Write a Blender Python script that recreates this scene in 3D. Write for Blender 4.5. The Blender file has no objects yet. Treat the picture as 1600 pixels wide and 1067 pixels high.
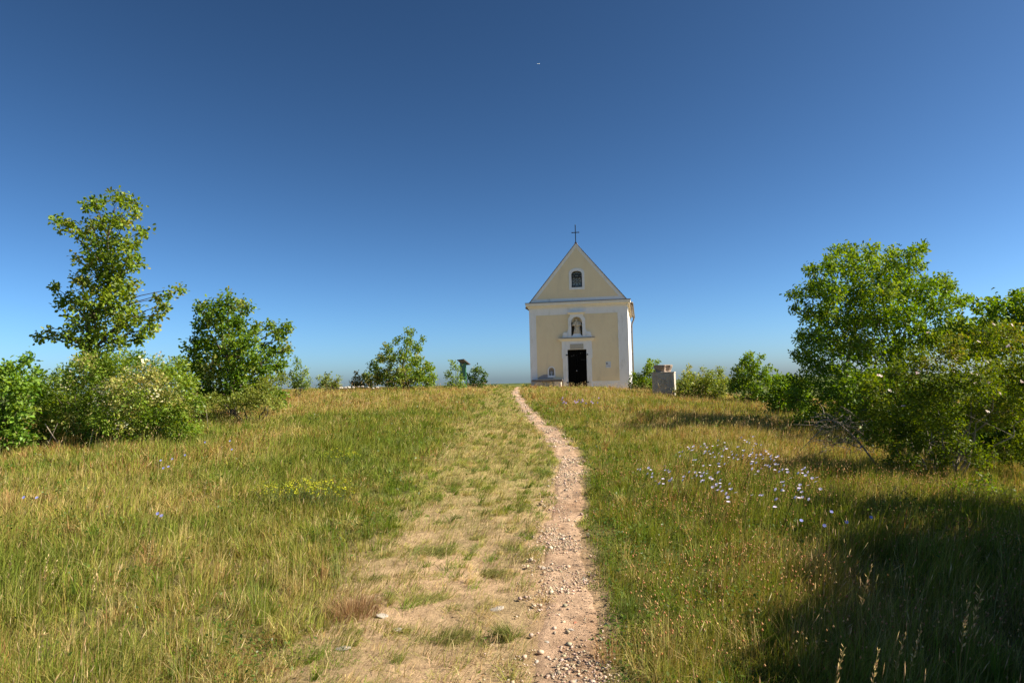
import bpy, bmesh, math, random
import numpy as np
from mathutils import Vector, Matrix

rng = np.random.default_rng(7)
random.seed(7)
S = bpy.context.scene
COL = S.collection
R = math.radians
PI = math.pi

# ------------------------------------------------------------------ camera
F = 1067.0
PITCH, ROLL = R(3.165), R(1.35)
CAM = np.array([0.0, 0.0, 1.6])
fw = np.array([0, math.cos(PITCH), math.sin(PITCH)])
up0 = np.array([0, -math.sin(PITCH), math.cos(PITCH)])
rt0 = np.array([1.0, 0, 0])
rt = rt0 * math.cos(ROLL) - up0 * math.sin(ROLL)
up = up0 * math.cos(ROLL) + rt0 * math.sin(ROLL)


def ray(px, py):
    d = fw + (px - 800) / F * rt - (py - 533.5) / F * up
    return d


def at(px, py, Y):
    """world point at distance Y (along +Y) seen in that direction"""
    d = ray(px, py)
    return CAM + d * (Y / d[1])


cam_data = bpy.data.cameras.new('camera')
cam = bpy.data.objects.new('camera', cam_data)
COL.objects.link(cam)
cam_data.sensor_width = 36
cam_data.lens = 24
cam_data.clip_start = 0.05
cam_data.clip_end = 60000
m = Matrix(((rt[0], up[0], -fw[0], CAM[0]), (rt[1], up[1], -fw[1], CAM[1]), (rt[2], up[2], -fw[2], CAM[2]), (0, 0, 0, 1)))
cam.matrix_world = m
S.camera = cam

# ------------------------------------------------------------------ light
SUN_AZ, SUN_EL = R(-7.0), R(38.0)       # azimuth from +X
sd = Vector((math.cos(SUN_AZ) * math.cos(SUN_EL), math.sin(SUN_AZ) * math.cos(SUN_EL), math.sin(SUN_EL)))
sl = bpy.data.lights.new('sun', 'SUN')
sl.energy = 5.0
sl.angle = R(0.5)
sl.color = (1.0, 0.90, 0.74)
so = bpy.data.objects.new('sun', sl)
COL.objects.link(so)
so.rotation_euler = sd.to_track_quat('Z', 'Y').to_euler()
w = bpy.data.worlds.new('World')
S.world = w
w.use_nodes = True
nt = w.node_tree
sky = nt.nodes.new('ShaderNodeTexSky')
sky.sky_type = 'NISHITA'
sky.sun_disc = False
sky.sun_elevation = SUN_EL
sky.sun_rotation = R(90) - SUN_AZ
sky.altitude = 1200
sky.air_density = 0.7
sky.dust_density = 1.9
sky.ozone_density = 5.0
hs_ = nt.nodes.new('ShaderNodeHueSaturation')
hs_.inputs['Saturation'].default_value = 0.95
hs_.inputs['Hue'].default_value = 0.486
nt.links.new(sky.outputs[0], hs_.inputs['Color'])
v1 = nt.nodes.new('ShaderNodeVectorMath'); v1.operation = 'SCALE'; v1.inputs['Scale'].default_value = 0.1
gm = nt.nodes.new('ShaderNodeGamma'); gm.inputs['Gamma'].default_value = 1.52
v2 = nt.nodes.new('ShaderNodeVectorMath'); v2.operation = 'SCALE'; v2.inputs['Scale'].default_value = 10.0
nt.links.new(hs_.outputs[0], v1.inputs[0])
nt.links.new(v1.outputs[0], gm.inputs['Color'])
nt.links.new(gm.outputs[0], v2.inputs[0])
nt.links.new(v2.outputs[0], nt.nodes['Background'].inputs[0])
nt.nodes['Background'].inputs[1].default_value = 0.097
S.view_settings.view_transform = 'Standard'
S.view_settings.look = 'None'
S.view_settings.exposure = 1.12
S.render.engine = 'CYCLES'
S.cycles.use_denoising = True
S.cycles.denoiser = 'OPENIMAGEDENOISE'
S.cycles.denoising_input_passes = 'RGB_ALBEDO_NORMAL'
S.cycles.denoising_prefilter = 'ACCURATE'
S.cycles.use_adaptive_sampling = False
S.cycles.max_bounces = 8
S.cycles.diffuse_bounces = 3
S.cycles.transmission_bounces = 4
S.cycles.transparent_max_bounces = 4
S.cycles.caustics_reflective = False
S.cycles.caustics_refractive = False


# ------------------------------------------------------------------ noise
def vnoise(x, y, seed=0):
    xi = np.floor(x).astype(np.int64)
    yi = np.floor(y).astype(np.int64)
    fx, fy = x - xi, y - yi
    fx = fx * fx * (3 - 2 * fx)
    fy = fy * fy * (3 - 2 * fy)

    def h(a, b):
        n = (a * 374761393 + b * 668265263 + seed * 1442695041) & 0xFFFFFFFF
        n = ((n ^ (n >> 13)) * 1274126177) & 0xFFFFFFFF
        return ((n ^ (n >> 16)) & 0xFFFF) / 65535.0
    return (h(xi, yi) * (1 - fx) + h(xi + 1, yi) * fx) * (1 - fy) + (h(xi, yi + 1) * (1 - fx) + h(xi + 1, yi + 1) * fx) * fy


def fbm(x, y, seed=0, o=3):
    s, a, t = 0, 1.0, 0
    for i in range(o):
        s = s + a * vnoise(x * 2 ** i + 17.3 * i, y * 2 ** i - 9.1 * i, seed + i)
        t += a
        a *= 0.5
    return s / t


def sst(a, b, x):
    t = np.clip((x - a) / (b - a), 0, 1)
    return t * t * (3 - 2 * t)


# ------------------------------------------------------------------ terrain
def base_z(x, y):
    x = np.asarray(x, float)
    y = np.asarray(y, float)
    yy = np.clip(y, -30, 60)
    z = np.where(yy < 30, 0.033 * yy, 0.99 + 0.033 * 1.6 * (1 - np.exp(-(yy - 30) / 1.6)))
    xr = np.clip(x - 4, 0, None)
    z = z - 0.085 * np.minimum(xr, 14) * sst(-2, 12, y)
    xl = np.clip(-x - 12, 0, None)
    z = z - 0.07 * np.minimum(xl, 25)
    z = z + 0.27 * np.exp(-((x + 8) / 7) ** 2 - ((y - 29) / 8) ** 2)
    z = z + 0.10 * np.exp(-((x - 0.5) / 2.0) ** 2 - ((y - 36) / 5) ** 2)
    D = np.clip(np.sqrt((x / 1.1) ** 2 + (y - 15) ** 2) - 33, 0, None)
    drop = np.where(D < 14, 0.009 * D * D, 1.764 + 0.252 * (D - 14))
    drop = 150 * (1 - np.exp(-drop / 150))
    z = z - drop
    far = sst(1500, 9000, np.sqrt(x * x + y * y))
    z = z + far * 30 * (fbm(x / 2500, y / 2500, 91) - 0.5)
    return z


def gz(x, y):
    x = np.asarray(x, float)
    y = np.asarray(y, float)
    near = 1 - sst(30, 60, np.abs(x) + np.abs(y - 20) * 0.7)
    return base_z(x, y) + near * (0.10 * (fbm(x / 2.3, y / 2.3, 3) - 0.5) + 0.045 * (fbm(x / 0.45, y / 0.45, 5) - 0.5))


def hit(px, py):
    """where a line of sight meets the ground"""
    d = ray(px, py)
    t0 = 1.0
    p = None
    for t in np.arange(1.5, 60, 0.05):
        p = CAM + d / d[1] * t
        if p[2] < base_z(p[0], p[1]):
            return p
    return p


# path and worn ground, measured along the way
pc = [(882, 1067, 62), (893, 950, 50), (888, 880, 42), (880, 820, 36), (888, 770, 27), (890, 725, 22), (876, 692, 20), (852, 668, 17), (832, 650, 11), (818, 634, 8), (806, 618, 7)]
P_y, P_x, P_w = [], [], []
for a, b, hw in pc:
    h = hit(a, b)
    P_y.append(h[1]); P_x.append(h[0]); P_w.append(hw / F * h[1] * 0.80)
P_y = [1.0] + P_y + [40]; P_x = [P_x[0] - 0.02] + P_x + [P_x[-1] + 0.2]; P_w = [P_w[0]] + P_w + [P_w[-1]]
wl = [(455, 1067), (500, 950), (560, 860), (620, 780), (690, 705), (735, 650), (765, 622)]
L_y, L_x = [], []
for a, b in wl:
    h = hit(a, b)
    L_y.append(h[1]); L_x.append(h[0])
L_y = [1.0] + L_y + [40]; L_x = [L_x[0]] + L_x + [L_x[-1] + .4]


def path_d(x, y):
    """distance from path centre in path half widths, with a ragged edge"""
    c = np.interp(y, P_y, P_x) + 0.10 * (fbm(y / 1.1, y * 0 + 3.0, 21) - 0.5)
    hw = np.interp(y, P_y, P_w) * (0.8 + 0.75 * fbm(x / 0.35, y / 0.5, 22))
    return (x - c) / np.maximum(hw, 0.02)


def worn(x, y):
    """1 inside trampled strip left of the path, 0 in the meadow"""
    l = np.interp(y, L_y, L_x) + 0.9 * (fbm(x / 0.9, y / 1.4, 31) - 0.5)
    r = np.interp(y, P_y, P_x) + np.interp(y, P_y, P_w) * 1.15 + 0.25 * (fbm(x / 0.5, y / 0.6, 32) - 0.5)
    return sst(-0.35, 0.35, x - l) * sst(-0.10, 0.10, r - x)


# ------------------------------------------------------------------ helpers
def new_mat(name):
    mt = bpy.data.materials.new(name)
    mt.use_nodes = True
    n = mt.node_tree
    for q in list(n.nodes):
        n.nodes.remove(q)
    out = n.nodes.new('ShaderNodeOutputMaterial')
    return mt, n, out


def nd(n, typ, **kw):
    q = n.nodes.new(typ)
    for k, v in kw.items():
        if k in q.inputs:
            q.inputs[k].default_value = v
        else:
            setattr(q, k, v)
    return q


def leaf_mat(name, transl=0.35, gloss=0.05, rough=0.45):
    mt, n, out = new_mat(name)
    at_ = nd(n, 'ShaderNodeAttribute', attribute_name='col')
    df = nd(n, 'ShaderNodeBsdfDiffuse')
    tr = nd(n, 'ShaderNodeBsdfTranslucent')
    hs = nd(n, 'ShaderNodeHueSaturation', Hue=0.485, Saturation=1.15, Value=1.25)
    mx = nd(n, 'ShaderNodeMixShader', Fac=transl)
    n.links.new(at_.outputs['Color'], df.inputs[0])
    n.links.new(at_.outputs['Color'], hs.inputs['Color'])
    n.links.new(hs.outputs[0], tr.inputs[0])
    n.links.new(df.outputs[0], mx.inputs[1])
    n.links.new(tr.outputs[0], mx.inputs[2])
    last = mx
    if gloss > 0:
        gl = nd(n, 'ShaderNodeBsdfGlossy', Roughness=rough)
        gl.inputs[0].default_value = (1, 1, 1, 1)
        m2 = nd(n, 'ShaderNodeMixShader', Fac=gloss)
        n.links.new(mx.outputs[0], m2.inputs[1])
        n.links.new(gl.outputs[0], m2.inputs[2])
        last = m2
    n.links.new(last.outputs[0], out.inputs[0])
    return mt


def rough_mat(name, c1, c2, scale=8, detail=6, bump=0.3, bscale=40, rough=0.85, c3=None, c3scale=2.0, c3lo=0.55, c3hi=0.68, metallic=0.0, stretch=(1, 1, 1), spec=0.4):
    mt, n, out = new_mat(name)
    tc = nd(n, 'ShaderNodeTexCoord')
    mp = nd(n, 'ShaderNodeMapping')
    mp.inputs['Scale'].default_value = stretch
    n.links.new(tc.outputs['Object'], mp.inputs[0])
    no = nd(n, 'ShaderNodeTexNoise', Scale=scale, Detail=detail, Roughness=0.6)
    n.links.new(mp.outputs[0], no.inputs['Vector'])
    rp = nd(n, 'ShaderNodeValToRGB')
    rp.color_ramp.elements[0].position = 0.3
    rp.color_ramp.elements[1].position = 0.7
    rp.color_ramp.elements[0].color = (*c1, 1)
    rp.color_ramp.elements[1].color = (*c2, 1)
    n.links.new(no.outputs[0], rp.inputs[0])
    colr = rp.outputs[0]
    if c3:
        n3 = nd(n, 'ShaderNodeTexNoise', Scale=c3scale, Detail=8, Roughness=0.65)
        n.links.new(mp.outputs[0], n3.inputs['Vector'])
        r3 = nd(n, 'ShaderNodeValToRGB')
        r3.color_ramp.elements[0].position = c3lo
        r3.color_ramp.elements[1].position = c3hi
        n.links.new(n3.outputs[0], r3.inputs[0])
        mx = nd(n, 'ShaderNodeMixRGB')
        mx.inputs[2].default_value = (*c3, 1)
        n.links.new(r3.outputs[0], mx.inputs[0])
        n.links.new(colr, mx.inputs[1])
        colr = mx.outputs[0]
    bs = nd(n, 'ShaderNodeBsdfPrincipled', Roughness=rough, Metallic=metallic)
    bs.inputs['Specular IOR Level'].default_value = spec
    n.links.new(colr, bs.inputs['Base Color'])
    if bump:
        nb = nd(n, 'ShaderNodeTexNoise', Scale=bscale, Detail=5)
        n.links.new(mp.outputs[0], nb.inputs['Vector'])
        bp = nd(n, 'ShaderNodeBump', Strength=bump, Distance=0.02)
        n.links.new(nb.outputs[0], bp.inputs['Height'])
        n.links.new(bp.outputs[0], bs.inputs['Normal'])
    n.links.new(bs.outputs[0], out.inputs[0])
    return mt


def tag(o, label=None, cat=None, group=None, kind=None):
    if label: o['label'] = label
    if cat: o['category'] = cat
    if group: o['group'] = group
    if kind: o['kind'] = kind
    return o


def empty(name, loc, rz=0.0):
    o = bpy.data.objects.new(name, None)
    COL.objects.link(o)
    o.location = loc
    o.rotation_euler = (0, 0, rz)
    o.empty_display_size = 0.2
    return o


def link(name, me, mat=None, parent=None):
    o = bpy.data.objects.new(name, me)
    COL.objects.link(o)
    if mat is not None:
        for q in (mat if isinstance(mat, (list, tuple)) else [mat]):
            me.materials.append(q)
    if parent is not None:
        o.parent = parent
    return o


def arr_mesh(name, V, faces, cols=None, mats=None, smooth=False):
    """faces: list of int arrays (n,k)"""
    me = bpy.data.meshes.new(name)
    me.vertices.add(len(V))
    me.vertices.foreach_set('co', np.asarray(V, np.float32).ravel())
    nl = sum(f.size for f in faces)
    nf = sum(len(f) for f in faces)
    me.loops.add(nl)
    me.polygons.add(nf)
    me.loops.foreach_set('vertex_index', np.concatenate([f.ravel() for f in faces]).astype(np.int32))
    tot = np.concatenate([np.full(len(f), f.shape[1]) for f in faces])
    st = np.concatenate([[0], np.cumsum(tot)[:-1]])
    me.polygons.foreach_set('loop_start', st.astype(np.int32))
    if mats is not None:
        me.polygons.foreach_set('material_index', np.asarray(mats, np.int32))
    if smooth:
        me.polygons.foreach_set('use_smooth', np.ones(nf, bool))
    if cols is not None:
        ca = me.color_attributes.new('col', 'FLOAT_COLOR', 'POINT')
        c4 = np.ones((len(V), 4), np.float32)
        c4[:, :3] = cols
        ca.data.foreach_set('color', c4.ravel())
    me.update(calc_edges=True)
    me.validate()
    return me


def bm_mesh(name, bm, smooth=False):
    bmesh.ops.recalc_face_normals(bm, faces=bm.faces)
    me = bpy.data.meshes.new(name)
    bm.to_mesh(me)
    bm.free()
    if smooth:
        for p in me.polygons:
            p.use_smooth = True
    return me


def add_box(bm, x0, x1, y0, y1, z0, z1, bev=0.0):
    r = bmesh.ops.create_cube(bm, size=1)
    vs = r['verts']
    for v in vs:
        v.co = Vector(((x0 + x1) / 2 + v.co.x * (x1 - x0), (y0 + y1) / 2 + v.co.y * (y1 - y0), (z0 + z1) / 2 + v.co.z * (z1 - z0)))
    if bev:
        es = list({e for v in vs for e in v.link_edges})
        bmesh.ops.bevel(bm, geom=es, offset=bev, segments=2, affect='EDGES', profile=0.5)


def add_prism(bm, pts, y0, y1):
    """polygon in xz extruded along y"""
    a = [bm.verts.new((p[0], y0, p[1])) for p in pts]
    b = [bm.verts.new((p[0], y1, p[1])) for p in pts]
    n = len(pts)
    bm.faces.new(a)
    bm.faces.new(b[::-1])
    for i in range(n):
        bm.faces.new((a[i], b[i], b[(i + 1) % n], a[(i + 1) % n]))


def arch(cx, hw, z0, z1, rise=None, n=10):
    """closed outline with a round head; z1 is the crown"""
    if rise is None: rise = hw
    pts = [(cx - hw, z0), (cx + hw, z0)]
    for i in range(n + 1):
        t = PI * i / n
        pts.append((cx + hw * math.cos(t), z1 - rise + rise * math.sin(t)))
    return pts


def add_tube(bm, pts, rad, sides=6, cap=True):
    pts = [Vector(p) for p in pts]
    rings = []
    for i, p in enumerate(pts):
        d = (pts[min(i + 1, len(pts) - 1)] - pts[max(i - 1, 0)]).normalized()
        a = d.orthogonal().normalized() if i == 0 else (a - d * a.dot(d)).normalized()
        b = d.cross(a)
        r = rad[i] if isinstance(rad, (list, tuple)) else rad
        rings.append([bm.verts.new(p + (a * math.cos(2 * PI * k / sides) + b * math.sin(2 * PI * k / sides)) * r) for k in range(sides)])
    for i in range(len(rings) - 1):
        for k in range(sides):
            bm.faces.new((rings[i][k], rings[i][(k + 1) % sides], rings[i + 1][(k + 1) % sides], rings[i + 1][k]))
    if cap:
        bm.faces.new(rings[0][::-1])
        bm.faces.new(rings[-1])


class Tubes:
    """numpy gathering of tapered tubes"""
    def __init__(s):
        s.V, s.Q, s.n = [], [], 0

    def add(s, P, r, sides=5):
        P = np.asarray(P, float)
        r = np.asarray(r, float)
        d = np.gradient(P, axis=0)
        d /= np.linalg.norm(d, axis=1)[:, None] + 1e-9
        ref = np.array([0.31, 0.87, 0.2])
        a = np.cross(d, ref); a /= np.linalg.norm(a, axis=1)[:, None] + 1e-9
        b = np.cross(d, a)
        t = np.arange(sides) * 2 * PI / sides
        ring = P[:, None, :] + r[:, None, None] * (a[:, None, :] * np.cos(t)[None, :, None] + b[:, None, :] * np.sin(t)[None, :, None])
        m_ = len(P)
        s.V.append(ring.reshape(-1, 3))
        i = np.arange(m_ - 1)[:, None] * sides
        k = np.arange(sides)[None, :]
        k2 = (k + 1) % sides
        q = np.stack([i + k, i + k2, i + sides + k2, i + sides + k], -1).reshape(-1, 4) + s.n
        s.Q.append(q)
        s.n += m_ * sides

    def mesh(s, name):
        return arr_mesh(name, np.concatenate(s.V), [np.concatenate(s.Q)], smooth=True)


def norm(a):
    return a / (np.linalg.norm(a, axis=-1, keepdims=True) + 1e-9)


# ------------------------------------------------------------------ materials
M = {}
M['leaf'] = leaf_mat('leaf', 0.42, 0.012, 0.4)
M['grass'] = leaf_mat('grass', 0.28, 0.0)
M['petal'] = leaf_mat('petal', 0.30, 0.0)
M['bark'] = rough_mat('bark', (0.05, 0.038, 0.026), (0.14, 0.11, 0.08), 14, 6, 0.6, 30, 0.95)
M['twig'] = rough_mat('grey_twig', (0.20, 0.16, 0.12), (0.36, 0.31, 0.25), 14, 6, 0.4, 30, 0.95)
M['white'] = rough_mat('white_render', (0.82, 0.80, 0.77), (0.88, 0.865, 0.84), 3, 8, 0.03, 25, 0.95, (0.66, 0.625, 0.56), 1.7, 0.55, 0.72, stretch=(1.6, 1.6, 0.55))
M['yellow'] = rough_mat('yellow_render', (0.84, 0.675, 0.43), (0.89, 0.74, 0.485), 2.2, 8, 0.03, 25, 0.95, (0.73, 0.585, 0.38), 1.1, 0.53, 0.74, stretch=(1.4, 1.4, 0.6))
M['cream'] = rough_mat('cream_moulding', (0.80, 0.735, 0.62), (0.87, 0.81, 0.71), 5, 8, 0.05, 25, 0.9)
M['stone'] = rough_mat('grey_stone', (0.36, 0.315, 0.255), (0.54, 0.49, 0.41), 7, 8, 0.6, 45, 0.95, (0.36, 0.24, 0.17), 2.2, 0.55, 0.70)
M['brownstone'] = rough_mat('brown_stone', (0.24, 0.18, 0.135), (0.42, 0.33, 0.26), 9, 8, 0.7, 40, 0.95)
M['sand'] = rough_mat('sandstone', (0.60, 0.50, 0.36), (0.80, 0.69, 0.53), 12, 6, 0.5, 60, 0.95)
M['lime'] = rough_mat('limestone', (0.34, 0.30, 0.25), (0.56, 0.51, 0.44), 9, 8, 0.5, 40, 0.95)
M['dark'] = rough_mat('niche_dark_brown', (0.10, 0.075, 0.05), (0.16, 0.12, 0.08), 6, 6, 0.3, 50, 0.95)
M['door'] = rough_mat('black_door', (0.002, 0.002, 0.002), (0.005, 0.0045, 0.004), 5, 6, 0.15, 60, 0.9, stretch=(6, 1, 0.6), spec=0.06)
M['iron'] = rough_mat('black_iron', (0.012, 0.012, 0.013), (0.03, 0.028, 0.027), 20, 4, 0.1, 60, 0.5)
M['glass'] = rough_mat('old_glass', (0.40, 0.44, 0.43), (0.52, 0.55, 0.53), 4, 3, 0.1, 20, 0.25)
M['tile'] = rough_mat('roof_tile', (0.18, 0.13, 0.10), (0.30, 0.23, 0.18), 5, 6, 0.6, 14, 0.9)
M['gutter'] = rough_mat('weathered_metal', (0.11, 0.085, 0.06), (0.20, 0.15, 0.10), 6, 5, 0.1, 40, 0.5)
M['wood'] = rough_mat('grey_wood', (0.11, 0.095, 0.09), (0.21, 0.18, 0.165), 6, 6, 0.5, 30, 0.9, stretch=(0.6, 6, 6))
M['plaster'] = rough_mat('bare_plaster', (0.34, 0.29, 0.27), (0.46, 0.40, 0.37), 9, 8, 0.6, 40, 0.95)
M['sign'] = rough_mat('white_plate', (0.62, 0.63, 0.66), (0.70, 0.71, 0.74), 3, 3, 0.0, 40, 0.5)
M['ink'] = rough_mat('dark_print', (0.03, 0.03, 0.04), (0.06, 0.06, 0.07), 9, 3, 0.0, 40, 0.7)
M['inkg'] = rough_mat('grey_print', (0.30, 0.30, 0.36), (0.38, 0.38, 0.44), 9, 3, 0.0, 40, 0.7)
M['tabl'] = rough_mat('grey_tablet', (0.40, 0.36, 0.29), (0.50, 0.46, 0.38), 9, 7, 0.3, 40, 0.9)
M['green'] = rough_mat('green_board', (0.03, 0.15, 0.05), (0.04, 0.20, 0.07), 4, 4, 0.1, 40, 0.6)
M['terra'] = rough_mat('terracotta', (0.30, 0.11, 0.06), (0.42, 0.17, 0.10), 9, 4, 0.2, 40, 0.9)
M['alu'] = rough_mat('aircraft_white', (0.75, 0.76, 0.78), (0.8, 0.8, 0.82), 1, 2, 0.0, 40, 0.4)


def ground_mat():
    mt, n, out = new_mat('meadow_ground')
    at_ = nd(n, 'ShaderNodeAttribute', attribute_name='col')
    tc = nd(n, 'ShaderNodeTexCoord')
    n1 = nd(n, 'ShaderNodeTexNoise', Scale=9.0, Detail=8, Roughness=0.7)
    n2 = nd(n, 'ShaderNodeTexNoise', Scale=55.0, Detail=9, Roughness=0.8)
    n.links.new(tc.outputs['Object'], n1.inputs['Vector'])
    n.links.new(tc.outputs['Object'], n2.inputs['Vector'])
    ad = nd(n, 'ShaderNodeMath', operation='ADD')
    n.links.new(n1.outputs[0], ad.inputs[0])
    n.links.new(n2.outputs[0], ad.inputs[1])
    mr = nd(n, 'ShaderNodeMapRange')
    mr.inputs[1].default_value = 0.7
    mr.inputs[2].default_value = 1.3
    mr.inputs[3].default_value = 0.42
    mr.inputs[4].default_value = 1.5
    n.links.new(ad.outputs[0], mr.inputs[0])
    mx = nd(n, 'ShaderNodeMixRGB', blend_type='MULTIPLY')
    mx.inputs[0].default_value = 1.0
    n.links.new(at_.outputs['Color'], mx.inputs[1])
    n.links.new(mr.outputs[0], mx.inputs[2])
    bs = nd(n, 'ShaderNodeBsdfDiffuse')
    n.links.new(mx.outputs[0], bs.inputs[0])
    bp = nd(n, 'ShaderNodeBump', Strength=0.7, Distance=0.03)
    n.links.new(ad.outputs[0], bp.inputs['Height'])
    n.links.new(bp.outputs[0], bs.inputs['Normal'])
    n.links.new(bs.outputs[0], out.inputs[0])
    return mt


M['ground'] = ground_mat()

# ------------------------------------------------------------------ ground sheet


def dryness(x, y):
    """0 lush green, 1 straw: the way the meadow is coloured"""
    d = 0.29 + 0.40 * sst(9, 24, y) + 1.6 * (fbm(x / 2.4, y / 3.6, 41) - 0.5) + 0.9 * (fbm(x / 0.7, y / 0.9, 42) - 0.5)
    d = d - 0.30 * np.exp(-((x + 3.6) / 1.4) ** 2 - ((y - 4.6) / 1.6) ** 2)
    d = d - 0.13 * (1 - sst(5, 10, y)) * sst(0, 1.5, -x) + 0.16 * sst(0.5, 2.5, x) * sst(6, 12, y) - 0.12 * sst(2.0, 5.0, x) * (1 - sst(6, 9, y))
    d = d + 0.25 * np.exp(-((x + 6) / 3.0) ** 2 - ((y - 10) / 3) ** 2)
    return np.clip(d, 0, 1)


def grow(a, b, step, ratio, far):
    o, p, s = [], b, step
    while p < far:
        s *= ratio
        p += s
        o.append(p)
    return np.array(o)


gx = np.arange(-15, 15.01, 0.09)
xo = grow(0, 15, 0.09, 1.16, 22000)
gx = np.concatenate([-xo[::-1], gx, xo])
gy = np.concatenate([-grow(0, 3, 0.3, 1.3, 22000)[::-1] , np.arange(-3, 2, 0.2), np.arange(2, 14, 0.07), np.arange(14, 48, 0.16)])
gy = np.concatenate([gy, grow(0, gy[-1], 0.16, 1.16, 22000)])
XX, YY = np.meshgrid(gx, gy)
ZZ = gz(XX, YY)
pd = np.abs(path_d(XX, YY))
inp = (1 - sst(0.7, 1.3, pd)) * (YY < 40) * (YY > -4)
wn = worn(XX, YY) * (YY < 40) * (YY > -4)
ZZ = ZZ - 0.012 * inp
dr = dryness(XX, YY)
n1 = fbm(XX / 0.5, YY / 0.5, 51)
green = np.array([0.085, 0.10, 0.03]); straw = np.array([0.30, 0.225, 0.105]); soil = np.array([0.49, 0.33, 0.20]); forest = np.array([0.05, 0.075, 0.03])
C = green + (straw - green) * dr[..., None]
ws = np.clip(wn * (0.35 + 1.0 * n1), 0, 1)[..., None]
fw_ = sst(5.0, 10.0, YY)[..., None]
C = C * (1 - ws) + (np.array([0.50, 0.345, 0.21]) * (1 - fw_) + np.array([0.36, 0.29, 0.12]) * fw_) * ws
C = C * (1 - inp[..., None]) + soil * (0.85 + 0.4 * (n1[..., None] - 0.5)) * inp[..., None]
farw = sst(60, 300, np.sqrt(XX ** 2 + YY ** 2))[..., None]
ff = sst(0.4, 0.6, fbm(XX / 300, YY / 300, 52))[..., None]
C = C * (1 - farw) + farw * (forest * ff + np.array([0.12, 0.14, 0.05]) * (1 - ff))
ny, nx = XX.shape
idx = np.arange(nx * ny).reshape(ny, nx)
Q = np.stack([idx[:-1, :-1], idx[:-1, 1:], idx[1:, 1:], idx[1:, :-1]], -1).reshape(-1, 4)
me = arr_mesh('ground', np.stack([XX, YY, ZZ], -1).reshape(-1, 3), [Q], C.reshape(-1, 3), smooth=True)
g = link('ground', me, M['ground'])
tag(g, kind='structure')

# path: its own ragged sheet a few mm above the ground
py_ = np.arange(2.2, 38.5, 0.06)
nu = 17
tt = np.linspace(-1, 1, nu)
cx = np.interp(py_, P_y, P_x) + 0.10 * (fbm(py_ / 1.1, py_ * 0 + 3.0, 21) - 0.5)
hwL = np.interp(py_, P_y, P_w) * (0.75 + 0.6 * fbm(py_ / 0.35, py_ * 0 + 7, 61))
hwR = np.interp(py_, P_y, P_w) * (0.75 + 0.6 * fbm(py_ / 0.35, py_ * 0 + 17, 62))
X = cx[:, None] + np.where(tt[None] < 0, tt[None] * hwL[:, None], tt[None] * hwR[:, None])
Y = np.repeat(py_[:, None], nu, 1)
Z = gz(X, Y) - 0.012 + 0.006 + 0.012 * fbm(X / 0.06, Y / 0.06, 63) - 0.016 * (1 - sst(0.0, 0.25, 1 - np.abs(tt)))[None]
nn = fbm(X / 0.22, Y / 0.3, 64)
pcx = np.array([0.46, 0.315, 0.21])
PC = pcx * (0.62 + 0.72 * nn[..., None])
dk = sst(0.55, 0.72, fbm(X / 0.45, Y / 0.8, 65))[..., None]
PC = PC * (1 - 0.5 * dk) + 0.5 * dk * np.array([0.26, 0.15, 0.085])
idx = np.arange(X.size).reshape(X.shape)
Q = np.stack([idx[:-1, :-1], idx[:-1, 1:], idx[1:, 1:], idx[1:, :-1]], -1).reshape(-1, 4)
me = arr_mesh('dirt_path', np.stack([X, Y, Z], -1).reshape(-1, 3), [Q], PC.reshape(-1, 3), smooth=True)
tag(link('path', me, M['ground']), kind='structure')


def zsurf(x, y):
    pdv = np.abs(path_d(x, y))
    return gz(x, y) - 0.012 * (1 - sst(0.7, 1.3, pdv)) * (y < 40) * (y > -4)


# ------------------------------------------------------------------ grass
CH_C = at(906, 605, 38.0)          # chapel: middle of the front at the ground
CH_A = R(10.7)
ca, sa = math.cos(CH_A), math.sin(CH_A)


def chapel_local(x, y):
    dx, dy = x - CH_C[0], y - CH_C[1]
    return dx * ca - dy * sa, dx * sa + dy * ca


def scatter(n, r0, r1, power, az=R(46)):
    """points in the wedge seen, density falling with distance as r**-power; origin a step back"""
    e = 2 - power
    u = rng.random(n)
    r = (r0 ** e + u * (r1 ** e - r0 ** e)) ** (1 / e)
    a = (rng.random(n) * 2 - 1) * az
    return r * np.sin(a), -0.5 + r * np.cos(a)


def blades(x, y, h, wd, lean, laz, col, tipcol, z=None, curl=0.5):
    """curved tapering blades; returns V, quads, tris, colours"""
    n = len(x)
    z = zsurf(x, y) - 0.012 if z is None else z
    fa = rng.random(n) * 2 * PI
    # turn width roughly across the view for slender ones
    wx, wy = np.cos(fa), np.sin(fa)
    B = np.stack([x, y, z], 1)
    Wv = np.stack([wx, wy, 0 * wx], 1) * (wd / 2)[:, None]
    ld = np.stack([np.cos(laz), np.sin(laz), 0 * laz], 1)
    s1 = 0.5
    th1 = lean * 0.55
    th2 = lean * (1 + curl)
    p1 = B + (np.array([0, 0, 1.0]) * np.cos(th1)[:, None] + ld * np.sin(th1)[:, None]) * (h * s1)[:, None]
    p2 = p1 + (np.array([0, 0, 1.0]) * np.cos(th2)[:, None] + ld * np.sin(th2)[:, None]) * (h * (1 - s1))[:, None]
    V = np.stack([B - Wv, B + Wv, p1 + Wv * 0.8, p1 - Wv * 0.8, p2], 1).reshape(-1, 3)
    i = np.arange(n)[:, None] * 5
    Qd = i + np.array([0, 1, 2, 3])
    T = i + np.array([3, 2, 4])
    Cc = np.stack([col, col, (col + tipcol) / 2, (col + tipcol) / 2, tipcol], 1).reshape(-1, 3)
    return V, Qd, T, Cc


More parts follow.
